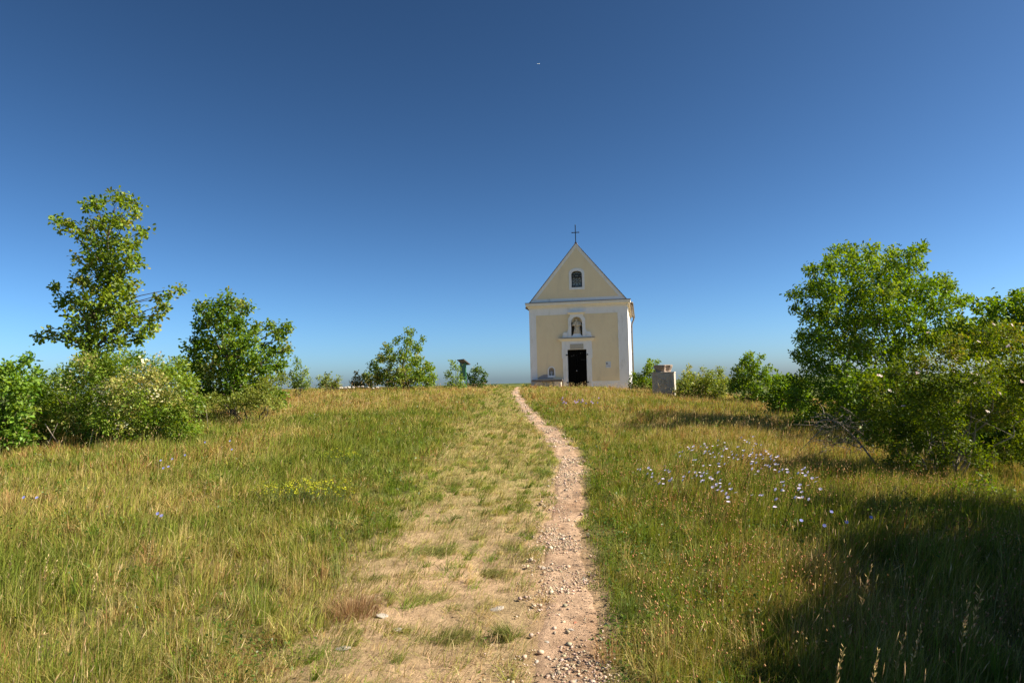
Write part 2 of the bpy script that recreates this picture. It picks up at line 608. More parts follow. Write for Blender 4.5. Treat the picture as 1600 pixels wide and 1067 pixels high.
def join(parts):
    V, Qs, Ts, Cs, o = [], [], [], [], 0
    for v, q, t, c in parts:
        V.append(v); Qs.append(q + o); Ts.append(t + o); Cs.append(c); o += len(v)
    return np.concatenate(V), [np.concatenate(Qs), np.concatenate(Ts)], np.concatenate(Cs)


def pick(a, b, t):
    return a + (b - a) * t[:, None]


def jitter(c, n, s=0.18):
    return np.clip(c * (1 + s * rng.standard_normal((n, 1))) * (1 + 0.06 * rng.standard_normal((n, 3))), 0.004, 0.9)


def keep_out(x, y):
    u, v = chapel_local(x, y)
    return ~((u > -2.72) & (u < 2.72) & (v > 0.05) & (v < 9.0))


WIND = R(-25)       # blades lean to the right and a little towards the viewer
x, y = scatter(880000, 2.3, 52, 1.62)
ok = keep_out(x, y) & (np.abs(x) < 42)
x, y = x[ok], y[ok]
wn = worn(x, y)
pdv = path_d(x, y)
clump = fbm(x / 0.28, y / 0.28, 71)
cl2 = fbm(x / 1.3, y / 1.6, 72)
rr = np.hypot(x, y)
# meadow blades
k = (rng.random(len(x)) > wn * 1.02) & (rng.random(len(x)) < sst(0.85, 1.7, np.abs(pdv))) & (rng.random(len(x)) < 0.16 + 2.3 * clump ** 2)
mx_, my_ = x[k], y[k]
n = len(mx_)
d = dryness(mx_, my_)
cl, c2, r_ = clump[k], cl2[k], rr[k]
edge = np.clip((mx_ - np.interp(my_, P_y, P_x)) / 1.5, 0, 1)          # short beside the path, taller further off
edge = np.where(mx_ < np.interp(my_, P_y, P_x), np.clip((np.interp(my_, L_y, L_x) + 0.2 - mx_) / 1.6, 0, 1), edge)
h = (0.040 + 0.12 * edge + 0.10 * c2) * (0.45 + 1.0 * cl) * (0.6 + 0.8 * rng.random(n)) * (1 - 0.30 * sst(24, 34, my_))
h = h * (1 - 0.45 * sst(29, 36, my_) * (mx_ > -1))
isdry = rng.random(n) < np.clip(0.06 + 0.80 * d, 0.05, 0.9)
gcol = pick(np.array([0.115, 0.175, 0.022]), np.array([0.31, 0.33, 0.05]), np.clip(rng.random(n) * 0.6 + 0.5 * d, 0, 1))
dcol = pick(np.array([0.29, 0.22, 0.062]), np.array([0.50, 0.395, 0.15]), rng.random(n))
red = (rng.random(n) < 0.5 * sst(0.50, 0.62, fbm(mx_ / 1.6, my_ / 2.2, 73)))
dcol[red] = np.array([0.36, 0.18, 0.075])
col = np.where(isdry[:, None], dcol, gcol)
col = jitter(col, n)
tip = np.where(isdry[:, None], col * 1.12, pick(col, np.array([0.30, 0.25, 0.09]), 0.5 * rng.random(n)))
wd = (0.0028 + 0.0018 * rng.random(n)) * np.maximum(1, r_ / 4.5) ** 0.85 * np.where(isdry, 0.75, 1.15)
lean = np.abs(rng.normal(0.55, 0.42, n)) + 0.6 * (rng.random(n) < 0.10)
laz = WIND + 5.0 * (fbm(mx_ / 0.55, my_ / 0.55, 74) - 0.5) + rng.normal(0, 1.0, n)
parts = [blades(mx_, my_, h, wd, lean, laz, col, tip)]


def tuft_blades(tx, ty, per, rad, hgt, lean0, laz0, spread, c0, c1, wide):
    # tx.. one value per tuft; every tuft is a little fountain of blades from one root
    n_ = len(tx)
    I = np.repeat(np.arange(n_), per)
    N = len(I)
    a_ = rng.random(N) * 2 * PI
    q_ = rng.random(N) ** 0.7 * rad[I]
    x_, y_ = tx[I] + q_ * np.cos(a_), ty[I] + q_ * np.sin(a_)
    la_ = np.where(rng.random(N) < spread, a_, laz0[I] + rng.normal(0, 0.45, N))
    ln_ = np.clip(lean0[I] + rng.normal(0, 0.28, N) + 0.25 * q_ / rad[I], 0.03, 1.45)
    h_ = hgt[I] * rng.uniform(0.45, 1.15, N)
    t_ = rng.random(N)[:, None]
    c_ = c0[I] + (c1[I] - c0[I]) * t_
    c_ = jitter(c_, N, 0.12)
    return blades(x_, y_, h_, wide[I] * rng.uniform(0.7, 1.2, N), ln_, la_, c_, c_ * 1.12)


PAL = [((0.09, 0.16, 0.018), (0.20, 0.26, 0.035)), ((0.24, 0.26, 0.05), (0.42, 0.38, 0.12)), ((0.38, 0.30, 0.10), (0.60, 0.49, 0.22)), ((0.16, 0.20, 0.06), (0.28, 0.30, 0.10)), ((0.26, 0.16, 0.06), (0.46, 0.31, 0.13)), ((0.07, 0.125, 0.02), (0.15, 0.20, 0.035))]
P0 = np.array([p_[0] for p_ in PAL]); P1 = np.array([p_[1] for p_ in PAL])
tx, ty = scatter(10500, 2.3, 45, 1.45)
kk = (rng.random(len(tx)) > worn(tx, ty) * 1.05) & (rng.random(len(tx)) < sst(0.85, 2.0, np.abs(path_d(tx, ty)))) & keep_out(tx, ty) & (np.abs(tx) < 40)
tx, ty = tx[kk], ty[kk]
tn = len(tx)
td = dryness(tx, ty)
tp = np.where(rng.random(tn) < td, rng.choice([1, 2, 2, 4], tn), rng.choice([0, 0, 1, 3, 5], tn))
tr_ = np.hypot(tx, ty)
parts.append(tuft_blades(tx, ty, 44, 0.03 + 0.07 * rng.random(tn), 0.10 + 0.20 * rng.random(tn) ** 1.7, rng.uniform(0.1, 0.95, tn), WIND + rng.normal(0, 1.3, tn), 0.55, P0[tp], P1[tp], 0.0032 * np.maximum(1, tr_ / 4.5) ** 0.8))
V, Fc, Cc = join(parts)
tag(link('meadow_grass', arr_mesh('meadow_grass', V, Fc, Cc), M['grass']), 'mixed green and straw coloured meadow grass covering the hilltop', 'grass', kind='stuff')

# trampled short grass: lying tufts in the worn strip
x, y = scatter(430000, 2.3, 40, 1.5, R(33))
wn = worn(x, y)
pdv = np.abs(path_d(x, y))
tuft = fbm(x / 0.16, y / 0.11, 81)
pat = fbm(x / 0.75, y / 0.55, 82)
bare = (0.25 + 1.0 * fbm(x / 0.5, y / 0.4, 85)) * (1 - sst(4.5, 11, y)) * sst(-2.2, -0.2, x) + 0.08
k = (rng.random(len(x)) < wn) & (rng.random(len(x)) < sst(0.7, 1.5, pdv)) & (rng.random(len(x)) < sst(0.34, 0.60, 0.55 * tuft + 0.60 * pat - 0.26 * bare) + 0.04 + 0.36 * np.clip(1 - 1.2 * bare, 0, 1))
x, y = x[k], y[k]
n = len(x)
r_ = np.hypot(x, y)
tf, pt = tuft[k], pat[k]
h = (0.035 + 0.15 * tf * tf) * (0.6 + 0.8 * rng.random(n)) * (1 + 0.5 * sst(8, 16, y))
lean = np.clip(rng.normal(0.95, 0.38, n), 0.1, 1.5)
laz = R(25) + 1.2 * (fbm(x / 1.2, y / 1.2, 83) - 0.5) * 2 + rng.normal(0, 0.5, n)
g1 = pick(np.array([0.16, 0.195, 0.04]), np.array([0.40, 0.37, 0.12]), np.clip(0.6 * rng.random(n) + 0.8 * (fbm(x / 0.6, y / 0.6, 84) - 0.3), 0, 1))
dry = rng.random(n) < 0.30
g1[dry] = np.array([0.47, 0.36, 0.17])
col = jitter(g1, n)
wd = (0.0026 + 0.0014 * rng.random(n)) * np.maximum(1, r_ / 5.0) ** 0.85
tx, ty = scatter(14500, 2.4, 38, 1.35, R(33))
tpat = fbm(tx / 0.6, ty / 0.45, 86)
nearb = (1 - sst(4.2, 8.5, ty)) * sst(-2.0, -0.4, tx)
kk = (rng.random(len(tx)) < worn(tx, ty) + 0.2) & (worn(tx, ty) > 0.02) & (rng.random(len(tx)) < sst(0.5, 1.25, np.abs(path_d(tx, ty)))) & (rng.random(len(tx)) < sst(0.28, 0.62, tpat) * (1 - 0.72 * nearb) + 0.06)
tx, ty = tx[kk], ty[kk]
tn = len(tx)
tp = rng.choice([0, 0, 1, 1, 1, 2, 3, 5], tn)
tr_ = np.hypot(tx, ty)
tb_ = tuft_blades(tx, ty, 48, 0.02 + 0.07 * rng.random(tn), (0.06 + 0.13 * rng.random(tn) ** 1.4) * np.minimum(1.4, 0.8 + tr_ / 25), rng.uniform(0.75, 1.2, tn), R(20) + 3.0 * (fbm(tx / 1.5, ty / 1.5, 83) - 0.5) + rng.normal(0, 0.5, tn), 0.28, P0[tp] * 1.12, P1[tp] * 1.12, 0.0030 * np.maximum(1, tr_ / 4.5) ** 0.8)
V, Fc, Cc = join([blades(x, y, h, wd, lean, laz, col, col * 1.1, curl=0.35), tb_])
tag(link('trampled_grass', arr_mesh('trampled_grass', V, Fc, Cc), M['grass']), 'short flattened grass on the worn strip left of the path', 'grass', kind='stuff')

# straw litter lying on worn ground
x, y = scatter(30000, 2.3, 26, 1.55, R(33))
wn = worn(x, y)
k = (rng.random(len(x)) < wn + 0.10) & (np.abs(path_d(x, y)) > 0.75 + 0.3 * rng.random(len(x)))
x, y = x[k], y[k]
n = len(x)
h = 0.05 + 0.11 * rng.random(n)
col = jitter(pick(np.array([0.42, 0.29, 0.14]), np.array([0.60, 0.47, 0.27]), rng.random(n)), n, 0.15)
laz = R(15) + rng.normal(0, 0.9, n)
V, Fc, Cc = join([blades(x, y, h, (0.0028 + 0.001 * rng.random(n)) * np.maximum(1, np.hypot(x, y) / 5) ** 0.8, np.full(n, 1.42) + rng.normal(0, .06, n), laz, col, col, z=zsurf(x, y) + 0.006 + 0.012 * rng.random(n), curl=0.08)])
tag(link('straw_litter', arr_mesh('straw_litter', V, Fc, Cc), M['grass']), 'dry straw litter lying flat on the worn ground', 'straw', kind='stuff')

# tall stalks with seed heads


def stalks(x, y, h, hl, hw, col, hcol, lean, laz, thick):
    n = len(x)
    z = zsurf(x, y) - 0.01
    V, Qd, T, Cc = blades(x, y, h, thick, lean, laz, col, col, z=z, curl=0.15)
    # make tip blunt by adding spindle heads at tip
    tip = V.reshape(n, 5, 3)[:, 4]
    mid = V.reshape(n, 5, 3)[:, 2]
    ax = norm(tip - mid)
    sx = norm(np.cross(ax, np.array([0.3, 1.0, 0.1])))
    sy = np.cross(ax, sx)
    c0 = tip - ax * (hl * 0.25)[:, None]
    m0 = tip + ax * (hl * 0.25)[:, None]
    e0 = tip + ax * (hl * 0.75)[:, None]
    hw_ = hw[:, None]
    HV = np.stack([c0, m0 + sx * hw_, m0 + sy * hw_, m0 - sx * hw_, m0 - sy * hw_, e0], 1).reshape(-1, 3)
    i = np.arange(n)[:, None, None] * 6
    tr = np.array([[0, 2, 1], [0, 3, 2], [0, 4, 3], [0, 1, 4], [5, 1, 2], [5, 2, 3], [5, 3, 4], [5, 4, 1]])
    HT = (i + tr[None]).reshape(-1, 3)
    HC = np.repeat(hcol, 6, axis=0)
    return [(V, Qd, T, Cc), (HV, np.zeros((0, 4), int), HT, HC)]


x, y = scatter(17000, 2.5, 46, 1.25)
wn = worn(x, y)
dd = dryness(x, y)
k = (rng.random(len(x)) > wn * 1.05) & (np.abs(path_d(x, y)) > 1.8) & (rng.random(len(x)) < 0.15 + 0.85 * dd * fbm(x / 0.8, y / 0.8, 91) * 1.5) & keep_out(x, y)
dpath = np.abs(x - np.interp(y, P_y, P_x))
k &= (rng.random(len(x)) < np.clip(dpath / 1.4, 0.1, 1))
x, y = x[k], y[k]
n = len(x)
r_ = np.hypot(x, y)
h = (0.28 + 0.22 * rng.random(n)) * (1 - 0.6 * sst(27, 36, y))
col = jitter(pick(np.array([0.36, 0.27, 0.12]), np.array([0.55, 0.44, 0.23]), rng.random(n)), n, 0.12)
hc = jitter(pick(np.array([0.42, 0.29, 0.13]), np.array([0.62, 0.50, 0.27]), rng.random(n)), n, 0.12)
sc = np.maximum(1, r_ / 6.5) ** 0.75
st = stalks(x, y, h, 0.045 + 0.05 * rng.random(n), (0.0013 + 0.0016 * rng.random(n)) * sc, col, hc, np.abs(rng.normal(0.3, 0.24, n)), WIND + rng.normal(0, 1.1, n), 0.0017 * sc)
V, Fc, Cc = join(st)
tag(link('dry_grass_stalks', arr_mesh('dry_grass_stalks', V, Fc, Cc), M['grass']), 'tall straw coloured grass stalks with seed heads standing in the meadow', 'grass', kind='stuff')

# short stalks with round reddish heads, right foreground
n0 = 9500
x = rng.uniform(0.4, 5.0, n0)
y = rng.uniform(2.4, 9.5, n0)
k = (rng.random(n0) > worn(x, y) * 1.3) & (x > np.interp(y, P_y, P_x) + 0.35) & (rng.random(n0) < sst(0.40, 0.6, fbm(x / 0.9, y / 0.9, 95)) * (1 - 0.6 * sst(5, 9, y)) + 0.08)
x, y = x[k], y[k]
n = len(x)
h = 0.13 + 0.17 * rng.random(n)
col = jitter(np.tile(np.array([0.20, 0.17, 0.07]), (n, 1)), n)
hc = jitter(pick(np.array([0.42, 0.20, 0.09]), np.array([0.60, 0.42, 0.20]), rng.random(n)), n, 0.12)
V, Fc, Cc = join(stalks(x, y, h, 0.013 + 0.007 * rng.random(n), 0.0040 + 0.0025 * rng.random(n), col, hc, np.abs(rng.normal(0.15, 0.1, n)), WIND + rng.normal(0, 1, n), np.full(n, 0.0022)))
tag(link('round_seed_heads', arr_mesh('round_seed_heads', V, Fc, Cc), M['grass']), 'small round russet seed heads on thin stems right of the path', 'seed heads', kind='stuff')


# oval leaves -------------------------------------------------------------
def leaves(c, ax, nrm, L, Wd, col, six=True, fold=0.15):
    """flat-ish leaf shapes; c base point, ax direction, nrm leaf normal"""
    n = len(c)
    sd_ = norm(np.cross(ax, nrm))
    nr = np.cross(sd_, ax)
    L = L[:, None]; Wd = Wd[:, None]
    if six:
        lift = nr * (fold * Wd)
        V = np.stack([c, c + ax * L * 0.30 + sd_ * Wd * 0.34 + lift, c + ax * L * 0.70 + sd_ * Wd * 0.5 + lift, c + ax * L - nr * L * 0.08, c + ax * L * 0.70 - sd_ * Wd * 0.5 + lift, c + ax * L * 0.30 - sd_ * Wd * 0.34 + lift], 1).reshape(-1, 3)
        i = np.arange(n)[:, None, None] * 6
        q = (i + np.array([[0, 1, 2, 3], [0, 3, 4, 5]])[None]).reshape(-1, 4)
        return V, q, np.repeat(col, 6, axis=0)
    V = np.stack([c, c + ax * L * 0.5 + sd_ * Wd * 0.5 + nr * fold * Wd, c + ax * L, c + ax * L * 0.5 - sd_ * Wd * 0.5 + nr * fold * Wd], 1).reshape(-1, 3)
    i = np.arange(n)[:, None] * 4
    return V, i + np.arange(4)[None], np.repeat(col, 4, axis=0)


# low broad-leaved herbs beside the path and in the meadow
x, y = scatter(150000, 2.3, 24, 1.6)
k = (rng.random(len(x)) > worn(x, y) * 0.985) & (rng.random(len(x)) < sst(0.55, 1.2, np.abs(path_d(x, y))))
nearp = np.exp(-((x - np.interp(y, P_y, P_x)) / 0.9) ** 2) * (x > np.interp(y, P_y, P_x))
k &= rng.random(len(x)) < 1.4 * nearp + 0.9 * sst(0.5, 0.62, fbm(x / 0.7, y / 0.7, 97)) + 0.05
x, y = x[k], y[k]
n = len(x)
az = rng.random(n) * 2 * PI
el = rng.uniform(-0.1, 0.9, n)
ax = np.stack([np.cos(az) * np.cos(el), np.sin(az) * np.cos(el), np.sin(el)], 1)
L = (0.012 + 0.022 * rng.random(n)) * np.maximum(1, np.hypot(x, y) / 5) ** 0.6
c = np.stack([x, y, zsurf(x, y) + 0.01 + (0.05 + 0.20 * sst(0.45, 0.65, fbm(x / 0.4, y / 0.4, 96))) * rng.random(n)], 1)
col = jitter(pick(np.array([0.06, 0.115, 0.018]), np.array([0.14, 0.19, 0.04]), rng.random(n)), n, 0.2)
V, q, Cc = leaves(c, ax, norm(np.array([0, 0, 1.0]) + 0.5 * rng.standard_normal((n, 3))), L, L * 0.5, col, six=False)
tag(link('low_herbs', arr_mesh('low_herbs', V, [q], Cc), M['leaf']), 'low broad leaved green herbs among the grass beside the path', 'herbs', kind='stuff')

# ------------------------------------------------------------------ stones
ICO = bmesh.new()
bmesh.ops.create_icosphere(ICO, subdivisions=1, radius=1.0)
IV = np.array([v.co[:] for v in ICO.verts])
IF = np.array([[v.index for v in f.verts] for f in ICO.faces])
ICO.free()
n0 = 60000
yv = np.exp(rng.uniform(math.log(2.4), math.log(30), n0))
cxx = np.interp(yv, P_y, P_x)
hw0 = np.interp(yv, P_y, P_w)
xv = cxx + rng.normal(-0.1, 0.85, n0) * hw0
k = rng.random(n0) < 0.75 * sst(0.38, 0.68, fbm(xv / 0.35, yv / 0.5, 98)) + 0.05
xv, yv = xv[k], yv[k]
n = len(xv)
sz = (0.0026 + 0.008 * rng.random(n) ** 4 + 0.012 * (rng.random(n) < 0.02)) * np.maximum(1, yv / 6) ** 0.35
ms = sz[:, None] * rng.uniform(0.6, 1.3, (n, 3)) * np.array([1, 1, 0.7])
nz = rng.uniform(0.72, 1.25, (n, len(IV), 1))
rot = rng.random(n) * 2 * PI
pv = IV[None] * nz * ms[:, None, :]
c_, s_ = np.cos(rot)[:, None], np.sin(rot)[:, None]
pv = np.stack([pv[..., 0] * c_ - pv[..., 1] * s_, pv[..., 0] * s_ + pv[..., 1] * c_, pv[..., 2]], -1)
pv = pv + np.stack([xv, yv, zsurf(xv, yv) + 0.013 + sz * 0.2], 1)[:, None, :]
col = jitter(pick(np.array([0.34, 0.25, 0.17]), np.array([0.54, 0.43, 0.32]), rng.random(n)), n, 0.18)
me = arr_mesh('gravel', pv.reshape(-1, 3), [(np.arange(n)[:, None, None] * len(IV) + IF[None]).reshape(-1, 3)], np.repeat(col, len(IV), axis=0))
M['pebble'] = leaf_mat('pebble', 0.0, 0.02, 0.6)
tag(link('gravel', me, M['pebble']), 'loose pale gravel scattered along the dirt path', 'gravel', kind='stuff')


def rock_mesh(name, seed):
    bm = bmesh.new()
    bmesh.ops.create_icosphere(bm, subdivisions=3, radius=1.0)
    rs = np.random.default_rng(seed)
    pl = norm(rs.standard_normal((9, 3)))
    off = rs.uniform(0.55, 0.9, 9)
    for v in bm.verts:
        p = np.array(v.co[:])
        for a, o in zip(pl, off):
            dd_ = p @ a - o
            if dd_ > 0:
                p = p - a * dd_ * 0.9
        p *= 1 + 0.10 * (float(fbm(np.array(p[0] * 2.1 + seed), np.array(p[1] * 2.1 + p[2] * 1.7), seed)) - 0.5)
        v.co = p * np.array([1, 0.8, 0.55])
    return bm_mesh(name, bm)


RM = [rock_mesh('limestone_rock', s) for s in (3, 4, 5, 6)]
for r in RM:
    r.materials.append(M['lime'])


def rock(px, py, wpx, label, group, k, flat=1.0, Y=None):
    p = hit(px, py) if Y is None else at(px, py, Y)
    s = wpx / F * p[1] / 2
    o = link('limestone_rock', RM[k % 4])
    zz = float(zsurf(p[0], p[1]))
    o.location = (p[0], p[1], zz + s * 0.12 * flat)
    o.scale = (s, s, s * flat)
    o.rotation_euler = (random.uniform(-.2, .2), random.uniform(-.2, .2), random.uniform(0, 6))
    tag(o, label, 'rock', group)
    return o


rock(596, 960, 24, 'flat pale rock half sunk beside the dry brown tussock', 'pale rocks in the worn ground', 0, 0.5)
rock(621, 983, 18, 'small whitish rock in the worn ground just nearer than the flat one', 'pale rocks in the worn ground', 1, 0.8)
rock(536, 1012, 26, 'low dirty white rock at the left side of the worn strip near the bottom edge', 'pale rocks in the worn ground', 2, 0.5)
rock(776, 951, 24, 'flat beige rock bedded in the worn ground above the upright green tussock', 'pale rocks in the worn ground', 3, 0.4)
rock(861, 976, 20, 'cream rock bedded in the gravel in the middle of the path', 'stones on the path', 0, 0.5)
rock(893, 981, 13, 'dark little stone beside the rust coloured one on the path', 'stones on the path', 1, 0.9)
rock(853, 1003, 14, 'brown grey stone lying where the bare soil darkens on the path', 'stones on the path', 2, 0.8)
rock(838, 1031, 11, 'small grey stone at the left side of the path near the bottom edge', 'stones on the path', 3, 1.0)
rock(913, 903, 12, 'small pale stone at the right edge of the path in the grass', 'stones on the path', 1, 0.6)
rock(850, 884, 12, 'small white stone left of the gravelly middle of the path', 'stones on the path', 2, 0.8)
rock(901, 1063, 22, 'dark pitted stone at the bottom edge of the path', 'stones on the path', 0, 0.7)
rk = rock(899, 974, 8, 'rust coloured shard standing upright on the path', 'stones on the path', 2, 2.2)
rmu = RM[2].copy(); rmu.materials.clear(); rmu.materials.append(M['terra']); rk.data = rmu
for (a, b, wq) in [(524, 600, 10), (531, 597, 9), (540, 602, 8), (528, 592, 7), (545, 596, 7), (552, 600, 7), (560, 600, 8), (566, 602, 7), (575, 602, 6), (583, 604, 7), (590, 605, 6), (534, 604, 8), (520, 604, 7)]:
    o = rock(a, b, wq, 'pale limestone rock in the low heap on the left crest', 'rocks heaped on the left crest', a, 0.9, Y=28.5)
    o.location.z += 0.15 + 0.10 * random.random()
    o.scale *= random.uniform(0.7, 1.1)

# ------------------------------------------------------------------ trees


def crown_mesh(name, cl_c, cl_o, per, leaf, col_fn, six=True, spread=1.0, wratio=0.6, up_bias=0.7):
    """leaves in little sprays: cl_c centres, cl_o outward directions"""
    n = len(cl_c)
    C0 = np.repeat(cl_c, per, axis=0)
    O0 = np.repeat(cl_o, per, axis=0)
    N = n * per
    t = rng.random((N, 1))
    pos = C0 + O0 * (t - 0.5) * leaf * 1.7 * spread + rng.standard_normal((N, 3)) * leaf * 0.42 * spread
    ax = norm(O0 * 0.55 + rng.standard_normal((N, 3)) * 0.75 + np.array([0, 0, -0.12]))
    nr = norm(np.array([0, 0, up_bias]) + rng.standard_normal((N, 3)) * 0.55 + O0 * 0.3)
    L = leaf * rng.uniform(0.65, 1.25, N)
    col = col_fn(pos, C0, N)
    V, q, Cc = leaves(pos, ax, nr, L, L * wratio * rng.uniform(0.85, 1.15, N), col, six)
    return arr_mesh(name, V, [q], Cc)


LEAF_GAIN, LEAF_DENS = np.array([1.5, 1.5, 1.2]), 2.6


def tree(name, label, cat, blobs, Y, base, leaf=0.09, dens=2.2, per=8, depth=0.8, dup=2, hue=(0.065, 0.125, 0.016), hue2=(0.135, 0.195, 0.03), young=None, trunk_r=0.07, top=None, stems=1, group=None, bark='bark', six=True, part_names=('trunk', 'crown'), wratio=0.6, jitterb=0.0, twigs=True, rscale=0.93, brk=0.45, skirt=True):
    s = Y / F
    bp = at(base[0], base[1], Y)
    bx, by = bp[0], Y
    bz = float(zsurf(bx, by)) - 0.05
    root = empty(name, (bx, by, bz))
    tag(root, label, cat, group)
    if skirt:
        xs_ = [b[0] - b[2] * 0.3 for b in blobs] + [b[0] + b[2] * 0.3 for b in blobs]
        a_, b_ = min(xs_), max(xs_)
        a_, b_ = a_ + 0.08 * (b_ - a_), b_ - 0.08 * (b_ - a_)
        rs_ = max(4, (b_ - a_) * 0.10)
        blobs = list(blobs) + [(a_ + (b_ - a_) * i / 6, base[1] - rs_ * (0.9 + 0.5 * (i % 2)), rs_ * 1.1) for i in range(7)]
    B = np.array([at(b[0], b[1], Y) for b in blobs])
    Rb = np.array([b[2] * s for b in blobs]) * rscale
    cxm = np.average(B[:, 0], weights=Rb)
    halfw = np.max(np.abs(B[:, 0] - cxm) + Rb)
    cl_c, cl_o, tips, bl_c = [], [], [], []
    tb = Tubes()
    # trunk(s)
    ztop = np.max(B[:, 2]) - 0.1 if top is None else at(top[0], top[1], Y)[2]
    xtop = cxm if top is None else at(top[0], top[1], Y)[0]
    spine = []
    for si in range(stems):
        t = np.linspace(0, 1, 9)
        ox, oy = (0, 0) if stems == 1 else ((rng.random() - .5) * halfw * 0.9, (rng.random() - .5) * halfw * 0.9)
        b0 = np.array([bx + ox * 0.25, by + oy * 0.25, bz])
        e = np.array([xtop + ox * 1.1, by + oy * 1.1, bz + (ztop - bz) * (1 if stems == 1 else rng.uniform(0.55, 0.95))])
        P = b0 + (e - b0) * t[:, None]
        wob = rng.standard_normal((9, 3)) * 0.03 * (ztop - bz) * np.sin(t * PI)[:, None]
        wob[:, 2] = 0
        P = P + wob + np.array([0, 0, 1]) * 0
        tb.add(P, trunk_r * (1 if stems == 1 else 0.5) * (1 - 0.86 * t), 7)
        spine.append(P)
    for bi in range(len(blobs)):
        frac = np.clip(1 - ((B[bi, 0] - cxm) / (halfw + 1e-6)) ** 2, 0.0, 1) ** 0.5
        for q in range(dup):
            off = 0 if q == 0 else 0
            yo = (rng.uniform(-1, 1) if dup > 1 else 0) * halfw * depth * frac
            if dup > 1 and q == 0: yo = -abs(yo) * 1.0
            if dup > 1 and q == 1: yo = abs(yo)
            cb = CAM + (B[bi] - CAM) * (1 + yo / Y)
            # keep the outline in place when seen further or nearer
            rb = Rb[bi]
            nc = max(4, int(LEAF_DENS * dens * (rb / leaf) ** 2 * (1.0 if dup == 1 else 1.35 / dup) + 0.5))
            v = norm(rng.standard_normal((nc, 3)))
            rad = rng.random(nc) ** 0.45
            # ragged edge: some sprays stick out
            rad = rad * np.where(rng.random(nc) < 0.07, rng.uniform(1.0, 1.3, nc), 1.0)
            cc = cb + v * rad[:, None] * rb
            gzz = zsurf(cc[:, 0], cc[:, 1]) + 0.06
            cc[:, 2] = np.maximum(cc[:, 2], gzz + 0.3 * rng.random(nc) * rb)
            cl_c.append(cc)
            cl_o.append(norm(v + np.array([0, 0, 0.25])))
            bl_c.append(cb)
            # limb to this clump from the spine
            P = spine[rng.integers(stems)]
            j = int(np.argmin(np.abs(P[:, 2] - (bz + (cb[2] - bz) * brk * 1.35 - 0.1 * abs(cb[0] - P[0, 0])))))
            j = min(max(j, 1), 7)
            p0 = P[j]
            t = np.linspace(0, 1, 6)[:, None]
            mid = (p0 + cb) / 2 + np.array([0, 0, 0.12]) * np.linalg.norm(cb - p0) + rng.standard_normal(3) * 0.05 * np.linalg.norm(cb - p0)
            L_ = (1 - t) ** 2 * p0 + 2 * t * (1 - t) * mid + t ** 2 * cb
            r0 = trunk_r * (1 if stems == 1 else 0.5) * (1 - 0.8 * j / 8) * 0.38
            if q == 0: tb.add(L_, np.linspace(r0, r0 * 0.3, 6), 5)
            if twigs and q == 0:
                for c2 in cc[rng.random(nc) < min(1, 5.0 / nc)]:
                    mm = (cb + c2) / 2 + rng.standard_normal(3) * 0.12 * rb
                    tb.add(np.array([cb, mm, c2]), np.array([r0 * 0.3, r0 * 0.2, r0 * 0.1]) + 0.0012, 3)
    cl_c = np.concatenate(cl_c)
    cl_o = np.concatenate(cl_o)
    h1, h2 = np.array(hue) * LEAF_GAIN, np.array(hue2) * LEAF_GAIN
    yg = np.array(young) * 1.2 if young is not None else None
    zmin, zmax = cl_c[:, 2].min(), cl_c[:, 2].max()

    def cf(pos, C0, N):
        # whole sprays differ, leaves a little
        k_ = fbm(C0[:, 0] * 3.1 + C0[:, 1] * 1.7, C0[:, 2] * 3.1 - C0[:, 1], 11)
        t_ = np.clip(1.6 * (k_ - 0.5) + 0.5 + 0.25 * rng.standard_normal(N), 0, 1)
        c_ = h1 + (h2 - h1) * t_[:, None]
        if yg is not None:
            m_ = rng.random(N) < 0.85 * sst(0.55, 0.75, fbm(C0[:, 0] * 2.3 + 9, C0[:, 2] * 2.3 + C0[:, 1], 13))
            c_[m_] = yg
        return jitter(c_, N, 0.16)

    me_c = crown_mesh(part_names[1], cl_c, cl_o, per, leaf, cf, six, wratio=wratio)
    inv = -np.array([bx, by, bz])
    me_t = tb.mesh(part_names[0])
    for q in (me_c, me_t):
        q.transform(Matrix.Translation(Vector(inv)))
    link(part_names[0], me_t, M[bark], root)
    link(part_names[1], me_c, M['leaf'], root)
    return root, cl_c, cl_o


OAKY = (0.26, 0.27, 0.055)
tree('oak_tree', 'tall slender young oak with sparse stepped crown rising above the cream flowered bush', 'tree',
     [(150, 318, 14), (185, 312, 16), (208, 316, 12), (135, 322, 8), (103, 354, 14), (86, 347, 8), (125, 362, 14), (160, 350, 20), (190, 350, 20), (224, 362, 12), (212, 335, 9),
      (145, 385, 20), (175, 385, 24), (205, 385, 14), (140, 415, 16), (170, 415, 26), (205, 412, 18), (122, 405, 8), (125, 440, 14), (155, 445, 26), (190, 450, 22), (208, 445, 10), (85, 448, 5),
      (100, 470, 16), (130, 470, 20), (165, 475, 26), (195, 480, 20), (115, 500, 14), (150, 505, 26), (190, 505, 24), (215, 495, 14), (235, 510, 16), (245, 490, 10),
      (80, 520, 12), (63, 527, 7), (105, 525, 16), (140, 530, 24), (180, 530, 18), (220, 525, 14), (255, 478, 9), (266, 459, 7), (281, 453, 7), (248, 467, 5), (150, 560, 24), (165, 590, 22)],
     15.5, (140, 680), leaf=0.095, dens=1.35, per=8, skirt=False, rscale=0.90, depth=0.5, dup=2, hue=(0.07, 0.12, 0.014), hue2=(0.16, 0.21, 0.028), young=OAKY, trunk_r=0.075, top=(180, 325), wratio=0.62, brk=0.62)
